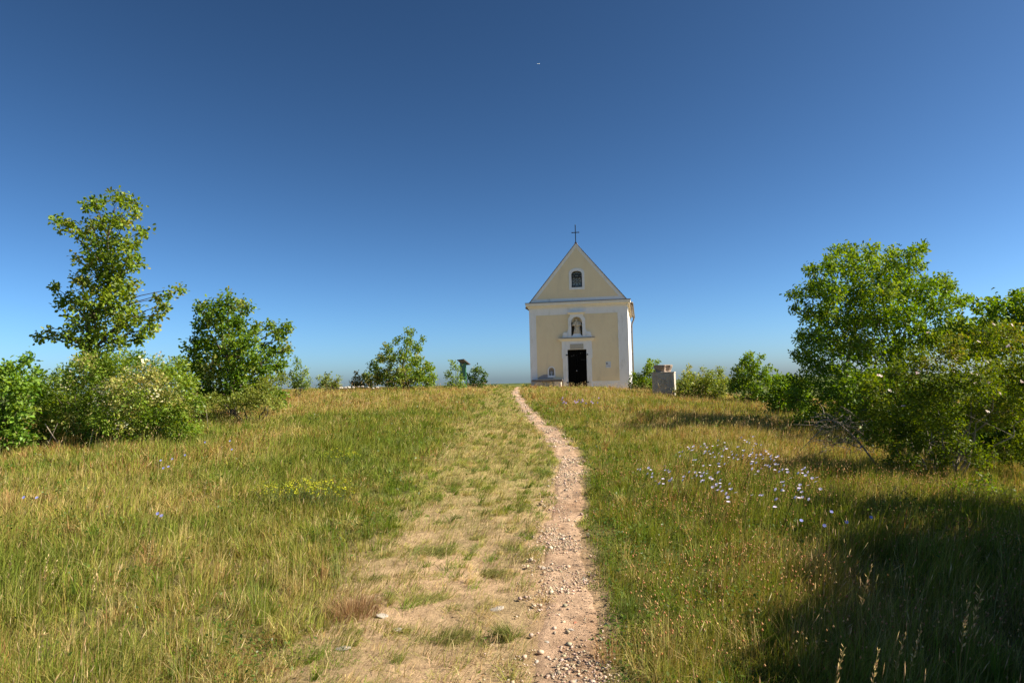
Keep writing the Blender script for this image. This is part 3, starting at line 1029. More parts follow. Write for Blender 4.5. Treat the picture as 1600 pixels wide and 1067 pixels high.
tree('oak_tree', 'dense bushy oak with one arm reaching right, left of the low crest', 'tree',
     [(312, 482, 10), (330, 480, 14), (355, 475, 18), (380, 478, 14), (345, 500, 22), (320, 508, 18), (375, 505, 20), (393, 520, 16), (310, 540, 22), (345, 540, 28), (380, 540, 26), (302, 570, 20), (330, 575, 28), (370, 575, 30), (408, 570, 26), (430, 518, 12), (420, 508, 9), (447, 510, 10), (438, 528, 7), (444, 548, 12), (420, 545, 16), (433, 570, 16), (292, 595, 18), (330, 605, 24), (375, 605, 24), (408, 600, 20), (350, 625, 12)],
     19.5, (365, 635), leaf=0.10, dens=1.75, rscale=0.86, per=8, depth=0.75, dup=2, hue=(0.055, 0.105, 0.012), hue2=(0.115, 0.175, 0.024), young=(0.22, 0.25, 0.05), trunk_r=0.10, top=(355, 490))
tree('oak_tree', 'small bright oak with forked top standing alone on the left crest', 'tree',
     [(640, 519, 7), (637, 535, 9), (621, 530, 6), (606, 545, 9), (650, 545, 9), (660, 531, 5), (630, 555, 12), (612, 560, 11), (595, 560, 8), (650, 565, 12), (668, 575, 11), (585, 575, 10), (605, 582, 12), (630, 580, 15), (655, 585, 13), (676, 590, 8), (572, 587, 8), (590, 592, 8), (625, 596, 10)],
     31, (630, 605), leaf=0.10, dens=2.0, per=7, depth=0.7, dup=2, hue=(0.075, 0.13, 0.018), hue2=(0.15, 0.21, 0.035), young=OAKY, trunk_r=0.06, top=(636, 530))
CREAM = (0.74, 0.70, 0.46)
bush_l, cl_c, cl_o = tree('flowering_bush', 'large tangled bush with cream blossom at the foot of the slender oak', 'bush',
     [(75, 612, 26), (110, 592, 26), (62, 640, 22), (100, 640, 28), (150, 575, 26), (190, 572, 26), (150, 620, 38), (200, 610, 33), (238, 582, 24), (252, 615, 28), (230, 645, 23), (170, 652, 26), (120, 660, 20), (283, 640, 13), (260, 585, 16), (130, 565, 14), (215, 560, 12), (290, 600, 20), (278, 572, 15), (305, 630, 16), (55, 612, 18), (270, 640, 18)],
     14.3, (160, 690), leaf=0.060, dens=2.3, rscale=1.0, per=7, depth=0.7, dup=2, hue=(0.07, 0.125, 0.018), hue2=(0.16, 0.215, 0.035), young=(0.36, 0.35, 0.11), trunk_r=0.045, stems=6, part_names=('stems', 'foliage'), six=False, wratio=0.55)


def blossoms(root, spots, Y, r, col, name='blossom', petals=5, jit=0.02, front=0.3):
    """flower clusters or single open flowers as parts of a bush; each its own mesh"""
    loc = root.location
    for (px, py) in spots:
        p = at(px, py, Y - front - rng.uniform(0, 0.25))
        nr = norm(np.array([0.5 * rng.standard_normal(), -0.8 + 0.4 * rng.standard_normal(), 0.9]))
        a = norm(np.cross(nr, np.array([0.2, 0.1, 1.0])))
        b = np.cross(nr, a)
        t = np.arange(petals) * 2 * PI / petals + rng.random()
        ax = a[None] * np.cos(t)[:, None] + b[None] * np.sin(t)[:, None] + nr * 0.25
        c0 = np.tile(p, (petals, 1)) + rng.standard_normal((petals, 3)) * jit
        V, q, Cc = leaves(c0, norm(ax), np.tile(nr, (petals, 1)), np.full(petals, r), np.full(petals, r * 0.95), jitter(np.tile(np.array(col), (petals, 1)), petals, 0.05), True, 0.1)
        me_ = arr_mesh(name, V - np.array(loc[:]), [q], Cc)
        link(name, me_, M['petal'], root)


blossoms(bush_l, [(150, 603), (156, 610), (163, 604), (147, 630), (160, 632), (183, 640), (178, 655), (190, 660), (205, 662), (170, 645), (110, 590), (100, 605), (130, 580), (118, 600), (238, 592), (232, 612), (215, 600), (245, 620), (197, 583), (203, 590), (248, 560), (226, 567), (90, 600), (140, 595)], 14.3, 0.055, CREAM, petals=11, jit=0.06, front=0.75)
tree('leafy_bush', 'bright green leafy bush cut by the left edge of the picture', 'bush',
     [(12, 578, 16), (40, 565, 11), (20, 600, 26), (28, 640, 26), (0, 655, 28), (45, 600, 15), (20, 675, 18), (-30, 610, 36), (-30, 660, 36), (-70, 620, 45), (55, 585, 9)],
     13, (0, 695), leaf=0.085, dens=2.3, per=7, depth=0.6, dup=2, hue=(0.06, 0.125, 0.016), hue2=(0.14, 0.215, 0.035), young=(0.2, 0.26, 0.05), trunk_r=0.06, stems=4, part_names=('stems', 'foliage'))
tree('low_shrub', 'low yellowish green shrub at the right foot of the dense bushy oak', 'bush',
     [(395, 615, 16), (420, 602, 16), (370, 632, 12), (330, 642, 9), (440, 592, 12), (415, 622, 10), (305, 640, 12)],
     17.5, (395, 640), leaf=0.055, dens=1.6, per=6, depth=0.6, dup=2, hue=(0.11, 0.14, 0.03), hue2=(0.2, 0.22, 0.06), trunk_r=0.04, stems=5, part_names=('stems', 'foliage'), six=False)
tree('small_shrub', 'thin pale green shrub with bare tips right of the bushy oak', 'bush',
     [(465, 572, 7), (474, 588, 10), (456, 588, 9), (466, 596, 10), (464, 562, 4), (478, 580, 5), (483, 596, 5)],
     26, (466, 607), leaf=0.09, dens=1.5, per=6, depth=0.6, dup=2, hue=(0.09, 0.14, 0.035), hue2=(0.17, 0.22, 0.07), trunk_r=0.03, stems=4, part_names=('stems', 'foliage'), six=False)
tree('small_shrub', 'low rounded yellow green shrub just left of the rock heap', 'bush',
     [(513, 589, 8), (505, 596, 7), (525, 596, 6), (498, 590, 4), (519, 600, 7), (530, 592, 3)],
     28.5, (515, 607), leaf=0.09, dens=1.8, per=6, depth=0.6, dup=2, hue=(0.11, 0.15, 0.035), hue2=(0.21, 0.23, 0.07), trunk_r=0.03, stems=4, part_names=('stems', 'foliage'), six=False)
tree('small_shrub', 'tiny brownish shrub at the left foot of the small forked oak', 'bush',
     [(555, 588, 4), (561, 594, 5), (566, 600, 4), (552, 596, 4), (556, 582, 2)],
     30.5, (559, 605), leaf=0.08, dens=1.8, per=6, depth=0.6, dup=2, hue=(0.10, 0.08, 0.03), hue2=(0.16, 0.15, 0.05), trunk_r=0.025, stems=3, part_names=('stems', 'foliage'), six=False)
tree('small_shrub', 'airy light green shrub in front of the green information board', 'bush',
     [(711, 573, 6), (704, 582, 6), (717, 577, 5), (699, 588, 5), (713, 590, 6), (707, 566, 3), (722, 588, 5)],
     32.5, (712, 605), leaf=0.11, dens=1.5, per=6, depth=0.6, dup=2, hue=(0.08, 0.13, 0.025), hue2=(0.16, 0.22, 0.05), trunk_r=0.025, stems=3, part_names=('stems', 'foliage'), six=False)
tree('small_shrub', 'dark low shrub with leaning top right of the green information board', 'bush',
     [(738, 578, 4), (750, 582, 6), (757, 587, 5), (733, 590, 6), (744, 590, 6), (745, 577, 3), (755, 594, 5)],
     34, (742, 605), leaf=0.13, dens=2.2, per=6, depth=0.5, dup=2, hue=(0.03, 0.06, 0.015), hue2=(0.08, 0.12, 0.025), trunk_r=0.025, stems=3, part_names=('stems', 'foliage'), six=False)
# right side
tree('small_tree', 'narrow light green sapling behind the stone pedestal beside the chapel', 'tree',
     [(1016, 566, 5), (1014, 574, 7), (1010, 584, 8), (1000, 592, 8), (991, 587, 6), (990, 600, 8), (1008, 598, 10), (1027, 566, 4), (1025, 580, 7), (1022, 595, 8)],
     34, (1010, 612), leaf=0.10, dens=2.3, per=7, depth=0.6, dup=2, hue=(0.085, 0.145, 0.018), hue2=(0.17, 0.23, 0.035), young=(0.23, 0.27, 0.05), trunk_r=0.04, stems=2)
tree('rounded_bush', 'rounded yellow green bush right of the stone pedestal', 'bush',
     [(1075, 590, 11), (1070, 604, 12), (1090, 595, 13), (1110, 590, 13), (1105, 605, 14), (1130, 595, 11), (1085, 612, 12), (1125, 612, 12), (1077, 574, 4), (1125, 580, 7), (1063, 612, 10), (1099, 578, 4)],
     27, (1098, 625), leaf=0.08, dens=1.9, per=7, depth=0.7, dup=2, hue=(0.10, 0.14, 0.025), hue2=(0.19, 0.22, 0.045), young=(0.28, 0.28, 0.10), trunk_r=0.05, stems=5, part_names=('stems', 'foliage'), six=False)
tree('small_tree', 'bright green small tree with pointed top between the rounded bush and the big tree', 'tree',
     [(1172, 555, 7), (1165, 567, 9), (1180, 569, 8), (1189, 559, 5), (1155, 580, 11), (1175, 585, 13), (1195, 582, 8), (1200, 595, 11), (1160, 600, 13), (1180, 608, 13), (1147, 605, 11), (1204, 574, 4), (1215, 600, 9), (1148, 592, 6)],
     25.5, (1178, 630), leaf=0.09, dens=2.3, per=7, depth=0.7, dup=2, hue=(0.065, 0.125, 0.016), hue2=(0.14, 0.205, 0.03), young=(0.2, 0.25, 0.05), trunk_r=0.06, top=(1172, 560))
tree('leafy_bush', 'deep green bush filling the gap at the left foot of the big tree', 'bush',
     [(1222, 592, 12), (1235, 605, 16), (1215, 615, 14), (1240, 625, 16), (1222, 632, 14), (1205, 622, 12), (1255, 640, 18), (1250, 615, 18)],
     20, (1225, 645), leaf=0.10, dens=2.3, per=7, depth=0.7, dup=2, hue=(0.06, 0.115, 0.015), hue2=(0.12, 0.18, 0.03), trunk_r=0.05, stems=4, part_names=('stems', 'foliage'))
tree('big_tree', 'large spreading green tree with feathery crown on the right', 'tree',
     [(1310, 390, 10), (1330, 396, 14), (1360, 397, 16), (1395, 402, 16), (1425, 397, 12), (1442, 388, 9), (1275, 420, 12), (1300, 415, 18), (1335, 420, 24), (1375, 425, 24), (1410, 425, 20), (1436, 412, 12), (1262, 420, 6), (1250, 460, 10), (1237, 462, 6), (1270, 450, 16), (1300, 455, 24), (1340, 460, 28), (1380, 460, 28), (1420, 455, 24), (1450, 447, 18), (1473, 442, 16), (1485, 455, 12), (1242, 480, 8), (1260, 490, 14), (1290, 495, 24), (1330, 500, 28), (1375, 500, 28), (1420, 495, 26), (1460, 480, 24), (1500, 470, 14), (1518, 466, 8), (1252, 525, 12), (1275, 530, 22), (1310, 540, 26), (1350, 545, 28), (1400, 545, 28), (1252, 555, 16), (1280, 570, 24), (1320, 585, 26), (1252, 600, 20), (1290, 615, 24), (1245, 625, 16), (1272, 648, 18), (1330, 630, 24), (1370, 600, 26), (1490, 510, 22), (1450, 530, 26), (1410, 590, 24)],
     15.5, (1345, 690), leaf=0.078, dens=2.2, per=8, depth=0.8, dup=3, hue=(0.055, 0.11, 0.014), hue2=(0.125, 0.19, 0.026), young=(0.18, 0.24, 0.035), trunk_r=0.11, top=(1375, 400), stems=4, wratio=0.5)
tree('leafy_tree', 'green tree crown behind the rose bush cut by the right edge of the picture', 'tree',
     [(1545, 470, 9), (1560, 482, 16), (1590, 462, 12), (1583, 490, 18), (1610, 480, 23), (1530, 485, 10), (1550, 505, 18), (1600, 520, 25), (1530, 515, 20), (1500, 510, 18), (1545, 545, 26), (1500, 545, 22), (1460, 530, 14), (1640, 490, 30), (1570, 530, 25), (1640, 540, 30)],
     14, (1590, 680), leaf=0.09, dens=2.0, per=8, depth=0.6, dup=2, hue=(0.055, 0.11, 0.014), hue2=(0.13, 0.19, 0.028), young=(0.18, 0.24, 0.04), trunk_r=0.09, stems=2, top=(1590, 470))
rose, rc, ro = tree('wild_rose_bush', 'big wild rose bush with scattered pale pink flowers and arching bare stems on the right', 'bush',
     [(1360, 602, 18), (1400, 582, 22), (1440, 562, 24), (1490, 545, 26), (1540, 530, 26), (1580, 525, 22), (1350, 640, 16), (1380, 640, 26), (1430, 620, 32), (1480, 600, 34), (1530, 590, 34), (1580, 580, 32), (1372, 680, 20), (1420, 668, 28), (1470, 650, 32), (1530, 645, 30), (1580, 640, 30), (1625, 600, 38), (1500, 690, 14), (1400, 700, 14), (1640, 560, 30), (1440, 690, 16), (1422, 718, 15), (1470, 712, 18), (1530, 712, 20), (1580, 705, 24), (1392, 722, 10), (1625, 690, 34)],
     9.0, (1480, 770), leaf=0.040, dens=2.1, skirt=False, rscale=1.0, per=7, depth=0.55, dup=2, hue=(0.05, 0.085, 0.012), hue2=(0.125, 0.16, 0.024), young=(0.17, 0.165, 0.03), trunk_r=0.030, stems=11, part_names=('stems', 'foliage'), six=False, wratio=0.55, bark='twig', brk=0.5)
blossoms(rose, [(1529, 534), (1576, 541), (1553, 507), (1581, 508), (1493, 562), (1487, 580), (1491, 581), (1519, 584), (1528, 585), (1434, 583), (1376, 587), (1373, 586), (1545, 598), (1390, 610), (1562, 615), (1412, 634), (1544, 643), (1493, 628), (1525, 599), (1450, 520), (1597, 597)], 9.0, 0.024, (0.80, 0.66, 0.62), front=0.55, jit=0.004)
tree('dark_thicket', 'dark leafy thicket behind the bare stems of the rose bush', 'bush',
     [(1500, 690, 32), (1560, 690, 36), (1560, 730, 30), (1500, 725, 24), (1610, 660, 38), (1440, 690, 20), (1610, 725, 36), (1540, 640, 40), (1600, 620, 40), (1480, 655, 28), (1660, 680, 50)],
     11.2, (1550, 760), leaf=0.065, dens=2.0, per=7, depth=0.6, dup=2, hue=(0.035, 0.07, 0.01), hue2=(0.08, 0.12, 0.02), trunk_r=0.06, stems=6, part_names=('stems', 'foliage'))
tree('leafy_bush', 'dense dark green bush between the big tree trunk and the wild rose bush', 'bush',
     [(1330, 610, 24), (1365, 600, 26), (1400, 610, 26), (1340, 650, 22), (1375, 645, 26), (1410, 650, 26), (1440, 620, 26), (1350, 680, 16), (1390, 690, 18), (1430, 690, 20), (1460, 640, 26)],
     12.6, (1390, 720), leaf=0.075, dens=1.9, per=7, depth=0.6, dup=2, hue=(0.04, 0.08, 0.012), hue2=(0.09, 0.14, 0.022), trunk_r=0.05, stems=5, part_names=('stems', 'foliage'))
tree('bramble', 'low green bramble on the ground below the rose bush', 'plant',
     [(1510, 768, 16), (1538, 758, 16), (1490, 780, 10), (1560, 775, 14), (1460, 772, 7)],
     7.6, (1515, 795), leaf=0.04, dens=1.3, per=6, depth=0.7, dup=2, hue=(0.06, 0.10, 0.015), hue2=(0.12, 0.17, 0.03), trunk_r=0.015, stems=5, part_names=('stems', 'foliage'), six=False)
# the tree standing just past the right edge: its shadow lies over the grass
shx, shy = 6.0, 3.2
tree_b = []
while len(tree_b) < 96:
    edge_ = len(tree_b) >= 84          # loose outer branches: dappled shade further up the slope
    sx_, sy_, bz_ = rng.uniform(1.5, 5.0), rng.uniform(1.8, 5.15), rng.uniform(0.7, 3.7)
    if edge_:
        sx_, sy_, bz_ = rng.uniform(2.4, 5.5), rng.uniform(5.2, 6.9), rng.uniform(1.6, 4.0)
    bx_, by_ = sx_ + 1.27 * bz_, sy_ - 0.156 * bz_
    if bx_ > 0.80 * by_ + 1.05 and bx_ < 9.6 and sx_ > 1.0 + 0.16 * sy_ + 0.35:
        tree_b.append((bx_, by_, bz_))
while len(tree_b) < 150:
    sx_, sy_, bz_ = rng.uniform(1.75, 3.8), rng.uniform(1.4, 4.0), rng.uniform(0.8, 3.0)
    bx_, by_ = sx_ + 1.27 * bz_, sy_ - 0.156 * bz_
    if bx_ > 0.80 * by_ + 1.05:
        tree_b.append((bx_, by_, bz_))
rt_ = empty('leafy_tree', (shx, shy, float(zsurf(shx, shy)) - 0.05))
tag(rt_, 'leafy tree past the right edge whose shade lies over the right foreground grass', 'tree')
cc, oo = [], []
tb = Tubes()
b0 = np.array([shx, shy, rt_.location.z])
tb.add(np.array([b0, b0 + (0, 0.1, 1.2), b0 + (0.1, 0, 2.4), b0 + (0, 0, 3.4)]), [0.12, 0.10, 0.07, 0.03], 7)
for (a, b, c) in tree_b:
    cb = np.array([a, b, c + rt_.location.z])
    v = norm(rng.standard_normal((120, 3)))
    cc.append(cb + v * (rng.random(120) ** 0.4)[:, None] * 0.62)
    oo.append(v)
    p0 = b0 + np.array([0, 0, max(0.5, c * 0.6)])
    tb.add(np.array([p0, (p0 + cb) / 2 + (0, 0, 0.1), cb]), [0.035, 0.025, 0.01], 5)
cc, oo = np.concatenate(cc), np.concatenate(oo)
cc[:, 2] = np.maximum(cc[:, 2], rt_.location.z + 0.15)
me_c = crown_mesh('crown', cc, oo, 8, 0.09, lambda p, c, N: jitter(pick(np.array([0.055, 0.11, 0.014]), np.array([0.13, 0.19, 0.028]), rng.random(N)), N), True)
me_t = tb.mesh('trunk')
for q in (me_c, me_t):
    q.transform(Matrix.Translation(-Vector(rt_.location)))
link('trunk', me_t, M['bark'], rt_)
link('crown', me_c, M['leaf'], rt_)

# dead branches reaching out of the rose bush
Yd = 9.6
db = at(1385, 755, Yd)
dead = empty('dead_branch', (db[0], db[1], float(zsurf(db[0], db[1]))))
tag(dead, 'bare grey dead branches arching over the grass left of the rose bush', 'branch')
tb = Tubes()
main = [(1385, 755), (1372, 730), (1350, 700), (1330, 678), (1312, 662), (1295, 655), (1282, 657), (1275, 664)]
P = np.array([at(a, b, Yd - 0.02 * i) for i, (a, b) in enumerate(main)])
tb.add(P, np.linspace(0.016, 0.005, len(P)), 6)
for pts in [[(1312, 662), (1300, 650), (1288, 647), (1275, 648)], [(1295, 652), (1280, 651), (1265, 652)], [(1278, 663), (1262, 664), (1240, 663)], [(1288, 647), (1286, 638), (1281, 631)],
            [(1285, 670), (1272, 682), (1258, 696), (1246, 708)], [(1350, 686), (1340, 684), (1328, 684)], [(1333, 646), (1318, 637), (1312, 634)], [(1350, 660), (1335, 648), (1322, 643)], [(1345, 700), (1320, 690), (1300, 695), (1285, 698)]]:
    P = np.array([at(a, b, Yd - 0.1 + 0.2 * rng.random()) for a, b in pts])
    tb.add(P, np.linspace(0.007, 0.0025, len(P)), 5)
for i in range(170):
    a0 = (rng.uniform(1285, 1365), rng.uniform(648, 705))
    a1 = (a0[0] + rng.normal(-12, 14), a0[1] + rng.normal(2, 9))
    yq = Yd + rng.uniform(-0.3, 0.5)
    p0, p1 = at(*a0, yq), at(*a1, yq + rng.normal(0, .1))
    tb.add(np.array([p0, (p0 + p1) / 2 + rng.standard_normal(3) * 0.02, p1]), [0.0032, 0.0026, 0.0015], 3)
me_t = tb.mesh('dead_branch')
me_t.transform(Matrix.Translation(-Vector(dead.location)))
link('twigs', me_t, M['twig'], dead)

# dead stems leaning at the foot of the left bush
db = hit(110, 685)
for nm, lab, pts, rd in [('dead_stalk', 'pale dead stem lying crosswise below the cream flowered bush', [(70, 662), (97, 677)], 0.010), ('dead_stalk', 'thin pale dead stem slanting up across the other below the cream flowered bush', [(90, 661), (70, 684)], 0.008),
                         ('dead_stalk', 'leaning dead stem at the right part of the cream flowered bush foot', [(150, 650), (140, 676)], 0.010), ('dead_stalk', 'long bent straw stem arching at the right end of the cream flowered bush', [(300, 614), (312, 622), (322, 640), (326, 656)], 0.006)]:
    P = np.array([at(a, b, 13.2 if a < 200 else 15.5) for a, b in pts])
    zg = float(zsurf(P[-1, 0], P[-1, 1]))
    P[-1, 2] = min(P[-1, 2], zg)
    tb = Tubes(); tb.add(P, np.linspace(rd, rd * 0.7, len(P)), 5)
    o = link(nm, tb.mesh(nm), M['twig'])
    tag(o, lab, 'stalk', 'dead stems at the foot of the left bush')

# ------------------------------------------------------------------ flowers


def flower_mesh(name, seed, col, hs=0.40, r=0.022, lean=0.35, petals=5, tiltn=(-0.45, -0.75, 0.5)):
    rs = np.random.default_rng(seed)
    t = np.linspace(0, 1, 5)
    az = rs.uniform(-0.7, 0.7)
    P = np.stack([lean * t ** 1.7 * math.cos(az) * hs, lean * t ** 1.7 * math.sin(az) * hs, hs * t], 1)
    tb_ = Tubes(); tb_.add(P, np.linspace(0.0018, 0.0011, 5), 3)
    V0, Q0 = np.concatenate(tb_.V), np.concatenate(tb_.Q)
    C0 = np.tile(np.array([0.10, 0.13, 0.045]), (len(V0), 1))
    nr = norm(np.array(tiltn) + 0.25 * rs.standard_normal(3))
    a = norm(np.cross(nr, np.array([0.2, 0.1, 1.0])))
    b = np.cross(nr, a)
    tt_ = np.arange(petals) * 2 * PI / petals + rs.random()
    ax = norm(a[None] * np.cos(tt_)[:, None] + b[None] * np.sin(tt_)[:, None] + nr * 0.2)
    V1, Q1, C1 = leaves(np.tile(P[-1], (petals, 1)), ax, np.tile(nr, (petals, 1)), np.full(petals, r), np.full(petals, r * 1.0), np.tile(np.array(col), (petals, 1)), True, 0.05)
    lf = 4
    ii = rs.integers(1, 4, lf)
    la = norm(rs.standard_normal((lf, 3)) + np.array([0, 0, 0.8]))
    V2, Q2, C2 = leaves(P[ii], la, norm(rs.standard_normal((lf, 3))), np.full(lf, 0.03), np.full(lf, 0.004), np.tile(np.array([0.10, 0.14, 0.04]), (lf, 1)), False)
    V = np.concatenate([V0, V1, V2])
    Qs = np.concatenate([Q0, Q1 + len(V0), Q2 + len(V0) + len(V1)])
    me_ = arr_mesh(name, V, [Qs], np.concatenate([C0, C1, C2]))
    me_.materials.append(M['petal'])
    return me_, P[-1]


def plant_flower(px, py, var, label, group, cat, name, hs):
    """puts a flower so that its head stands at height hs above the ground where it is seen"""
    me_, tipp = var
    d = ray(px, py)
    d = d / d[1]
    for t in np.arange(2.5, 40, 0.03):
        p = CAM + d * t
        if p[2] < float(base_z(p[0], p[1])) + hs:
            break
    sc = hs / tipp[2]
    o = link(name, me_)
    bx_, by_ = p[0] - tipp[0] * sc, p[1] - tipp[1] * sc
    zb = float(zsurf(bx_, by_)) - 0.005
    o.location = (bx_, by_, zb)
    k_ = (p[2] - zb) / tipp[2]
    o.scale = (sc, sc, k_)
    tag(o, label, cat, group)


LV = [flower_mesh('lilac_flower', 100 + i, (0.80, 0.73, 0.90), 0.42, 0.0165, 0.35, tiltn=(-0.55, -0.35, 0.85)) for i in range(6)]
lil = [(85, 265), (160, 300), (185, 270), (197, 300), (195, 325), (293, 238), (298, 272), (320, 275), (280, 340), (348, 340), (330, 355), (418, 92), (410, 132), (432, 128), (475, 92), (485, 105), (520, 85), (530, 105), (515, 115), (575, 88), (605, 65), (612, 80), (625, 95), (590, 95), (605, 140), (640, 125), (650, 145), (672, 135), (685, 170), (672, 85), (708, 78), (715, 142), (762, 58), (755, 118), (780, 105), (730, 105), (818, 128), (855, 155), (795, 172), (832, 178), (868, 187), (728, 193), (538, 192), (710, 220), (720, 243), (762, 224), (597, 237), (630, 277), (625, 297), (485, 287), (568, 290), (545, 315), (582, 318), (510, 335), (445, 325), (435, 350), (590, 350), (580, 358), (650, 330), (665, 350), (716, 287), (728, 350), (727, 375), (730, 402), (668, 405), (703, 427), (743, 435), (800, 380), (805, 420), (775, 455), (788, 485), (850, 447), (870, 90), (893, 18), (918, 38), (957, 60), (985, 10), (990, 42), (992, 82), (982, 108), (905, 118), (905, 158), (958, 160), (987, 187), (1012, 152), (1010, 215), (980, 205), (978, 262), (1025, 280), (1050, 260), (1048, 75), (1080, 120), (1105, 145), (1120, 165), (1045, 150), (1065, 165), (1062, 182), (1125, 185), (1165, 172), (1150, 195), (1160, 225), (1180, 230), (1100, 235), (1115, 245), (1155, 270), (1215, 267), (1255, 287), (1280, 333), (1370, 268), (1337, 295), (1370, 295), (1413, 288), (1447, 335), (1475, 362), (1205, 365), (1225, 392), (1220, 433), (1160, 423), (1352, 387), (1415, 390), (1365, 443), (1315, 485), (1343, 488), (1420, 500), (1512, 420), (976, 467), (1038, 467), (1165, 500), (1155, 560)]
lil = lil + [(a + rng.normal(0, 26), b + rng.normal(0, 14)) for (a, b) in lil[::2]]
for i, (a, b) in enumerate(lil):
    plant_flower(980 + a / 5, 680 + b / 5, LV[i % 6], 'pale lilac wildflower in the drift on the grass right of the path', 'lilac wildflowers right of the path', 'flower', 'lilac_flower', 0.36 + 0.08 * random.random())
BV = [flower_mesh('blue_flower', 200 + i, (0.36, 0.38, 0.78), 0.36, 0.018, 0.2, tiltn=(0.1, -0.6, 0.8)) for i in range(3)]
for i, (a, b) in enumerate([(627, 198), (672, 192), (637, 228), (657, 222), (722, 177), (905, 155), (897, 122), (800, 127), (92, 342), (143, 343), (615, 405), (630, 413)]):
    plant_flower(a / 2.498, 640 + b / 2.498, BV[i % 3], 'small blue flower scattered in the meadow left of the path', 'blue flowers in the left meadow', 'flower', 'blue_flower', 0.33)
for i, (a, b) in enumerate([(848, 398), (907, 438), (1002, 420), (730, 432), (962, 145), (820, 452)]):
    plant_flower(960 + a / 2.498, 640 + b / 2.498, BV[i % 3], 'small blue flower in the shaded grass below the rose bush', 'blue flowers in the shaded grass', 'flower', 'blue_flower', 0.30)
MV = [flower_mesh('mauve_flower', 300 + i, (0.55, 0.42, 0.62), 0.34, 0.03, 0.2, tiltn=(0.1, -0.7, 0.6), petals=7) for i in range(3)]
for i, (a, b) in enumerate([(365, 378), (360, 395), (378, 415), (398, 428), (370, 425), (480, 410), (492, 425), (520, 400), (555, 395), (560, 410), (590, 430), (640, 415), (655, 428), (700, 425), (712, 380), (508, 418), (545, 418)]):
    plant_flower(820 + a / 6.154, 560 + b / 6.154, MV[i % 3], 'dusty mauve flower on the dry grass below the chapel front', 'mauve flowers before the chapel', 'flower', 'mauve_flower', 0.30)

# yellow spurge, a handful of clumps


def spurge_meshes():
    tb_ = Tubes(); hv = []
    LVv, LQ, LC, o_ = [], [], [], 0
    FV, FQ, FC, fo = [], [], [], 0
    for i in range(22):
        a = rng.random() * 2 * PI
        q = rng.random() ** .5 * 0.2
        b0_ = np.array([q * math.cos(a) * 0.6, q * math.sin(a) * 0.6, 0])
        hh = rng.uniform(0.2, 0.32)
        tp = np.array([q * math.cos(a) * 1.3, q * math.sin(a) * 1.3, hh])
        tb_.add(np.array([b0_, (b0_ + tp) / 2, tp]), [0.002, 0.002, 0.0014], 3)
        for k_ in range(14):
            t_ = rng.uniform(0.2, 0.98)
            d_ = norm(rng.standard_normal(3) + np.array([0, 0, 0.5]))
            v_, q_, c_ = leaves((b0_ + (tp - b0_) * t_)[None], d_[None], norm(rng.standard_normal((1, 3))), np.array([0.028]), np.array([0.005]), np.array([[0.10, 0.16, 0.05]]), False)
            LVv.append(v_); LQ.append(q_ + o_); LC.append(c_); o_ += len(v_)
        for k_ in range(9):
            d_ = norm(rng.standard_normal(3) * 0.8 + np.array([0, 0, 0.6]))
            v_, q_, c_ = leaves((tp + rng.standard_normal(3) * 0.011)[None], d_[None], norm(np.array([[0, 0, 1.0]]) + 0.4 * rng.standard_normal((1, 3))), np.array([0.0135]), np.array([0.012]), jitter(np.array([[0.48, 0.48, 0.04]]), 1), False)
            FV.append(v_); FQ.append(q_ + fo); FC.append(c_); fo += len(v_)
    V = np.concatenate([np.concatenate(tb_.V)] + LVv)
    n0_ = tb_.n
    Qs = np.concatenate([np.concatenate(tb_.Q)] + [q_ + n0_ for q_ in LQ])
    Cs = np.concatenate([np.tile(np.array([0.12, 0.15, 0.05]), (n0_, 1))] + LC)
    a_ = arr_mesh('foliage', V, [Qs], Cs); a_.materials.append(M['leaf'])
    b_ = arr_mesh('blossom', np.concatenate(FV), [np.concatenate(FQ)], np.concatenate(FC)); b_.materials.append(M['petal'])
    return a_, b_


spA, spB = spurge_meshes()
for i, (a, b, lab) in enumerate([(520, 800, 'yellow spurge clump at the right end of the yellow flowering patch'), (500, 792, 'yellow spurge clump in the middle of the yellow flowering patch'), (478, 798, 'fullest yellow spurge clump left of the middle of the yellow flowering patch'), (455, 796, 'yellow spurge clump near the left end of the yellow flowering patch'), (438, 790, 'small yellow spurge clump at the far left of the yellow flowering patch'), (535, 735, 'lone yellow spurge clump further up the slope than the yellow flowering patch')]):
    p = hit(a, b)
    r0 = empty('yellow_spurge', (p[0], p[1], float(zsurf(p[0], p[1])) - 0.01), i * 1.3)
    r0.scale = (1.1, 1.25, 0.95 if i != 4 else 0.85)
    tag(r0, lab, 'plant', 'yellow spurge left of the worn strip')
    link('foliage', spA, None, r0)
    link('blossom', spB, None, r0)


# tussocks
def tussock(name, n, rad, hh, lean, cols, laz=None, wdt=0.003):
    a = rng.random(n) * 2 * PI
    q = rad * rng.random(n) ** 0.6
    x_, y_ = q * np.cos(a), q * np.sin(a)
    la = a + rng.normal(0, 0.5, n) if laz is None else laz + rng.normal(0, 0.55, n)
    col_ = jitter(pick(np.array(cols[0]), np.array(cols[1]), rng.random(n)), n)
    V_, Q_, T_, C_ = blades(x_, y_, hh * rng.uniform(0.5, 1.1, n), np.full(n, wdt), np.abs(rng.normal(lean, 0.2, n)) + 0.5 * q / rad * (0.5 if laz is None else 0.2), la, col_, col_ * 1.1, z=-0.015 + 0 * x_, curl=0.5)
    me_ = arr_mesh(name, V_, [Q_, T_], C_)
    me_.materials.append(M['grass'])
    return me_


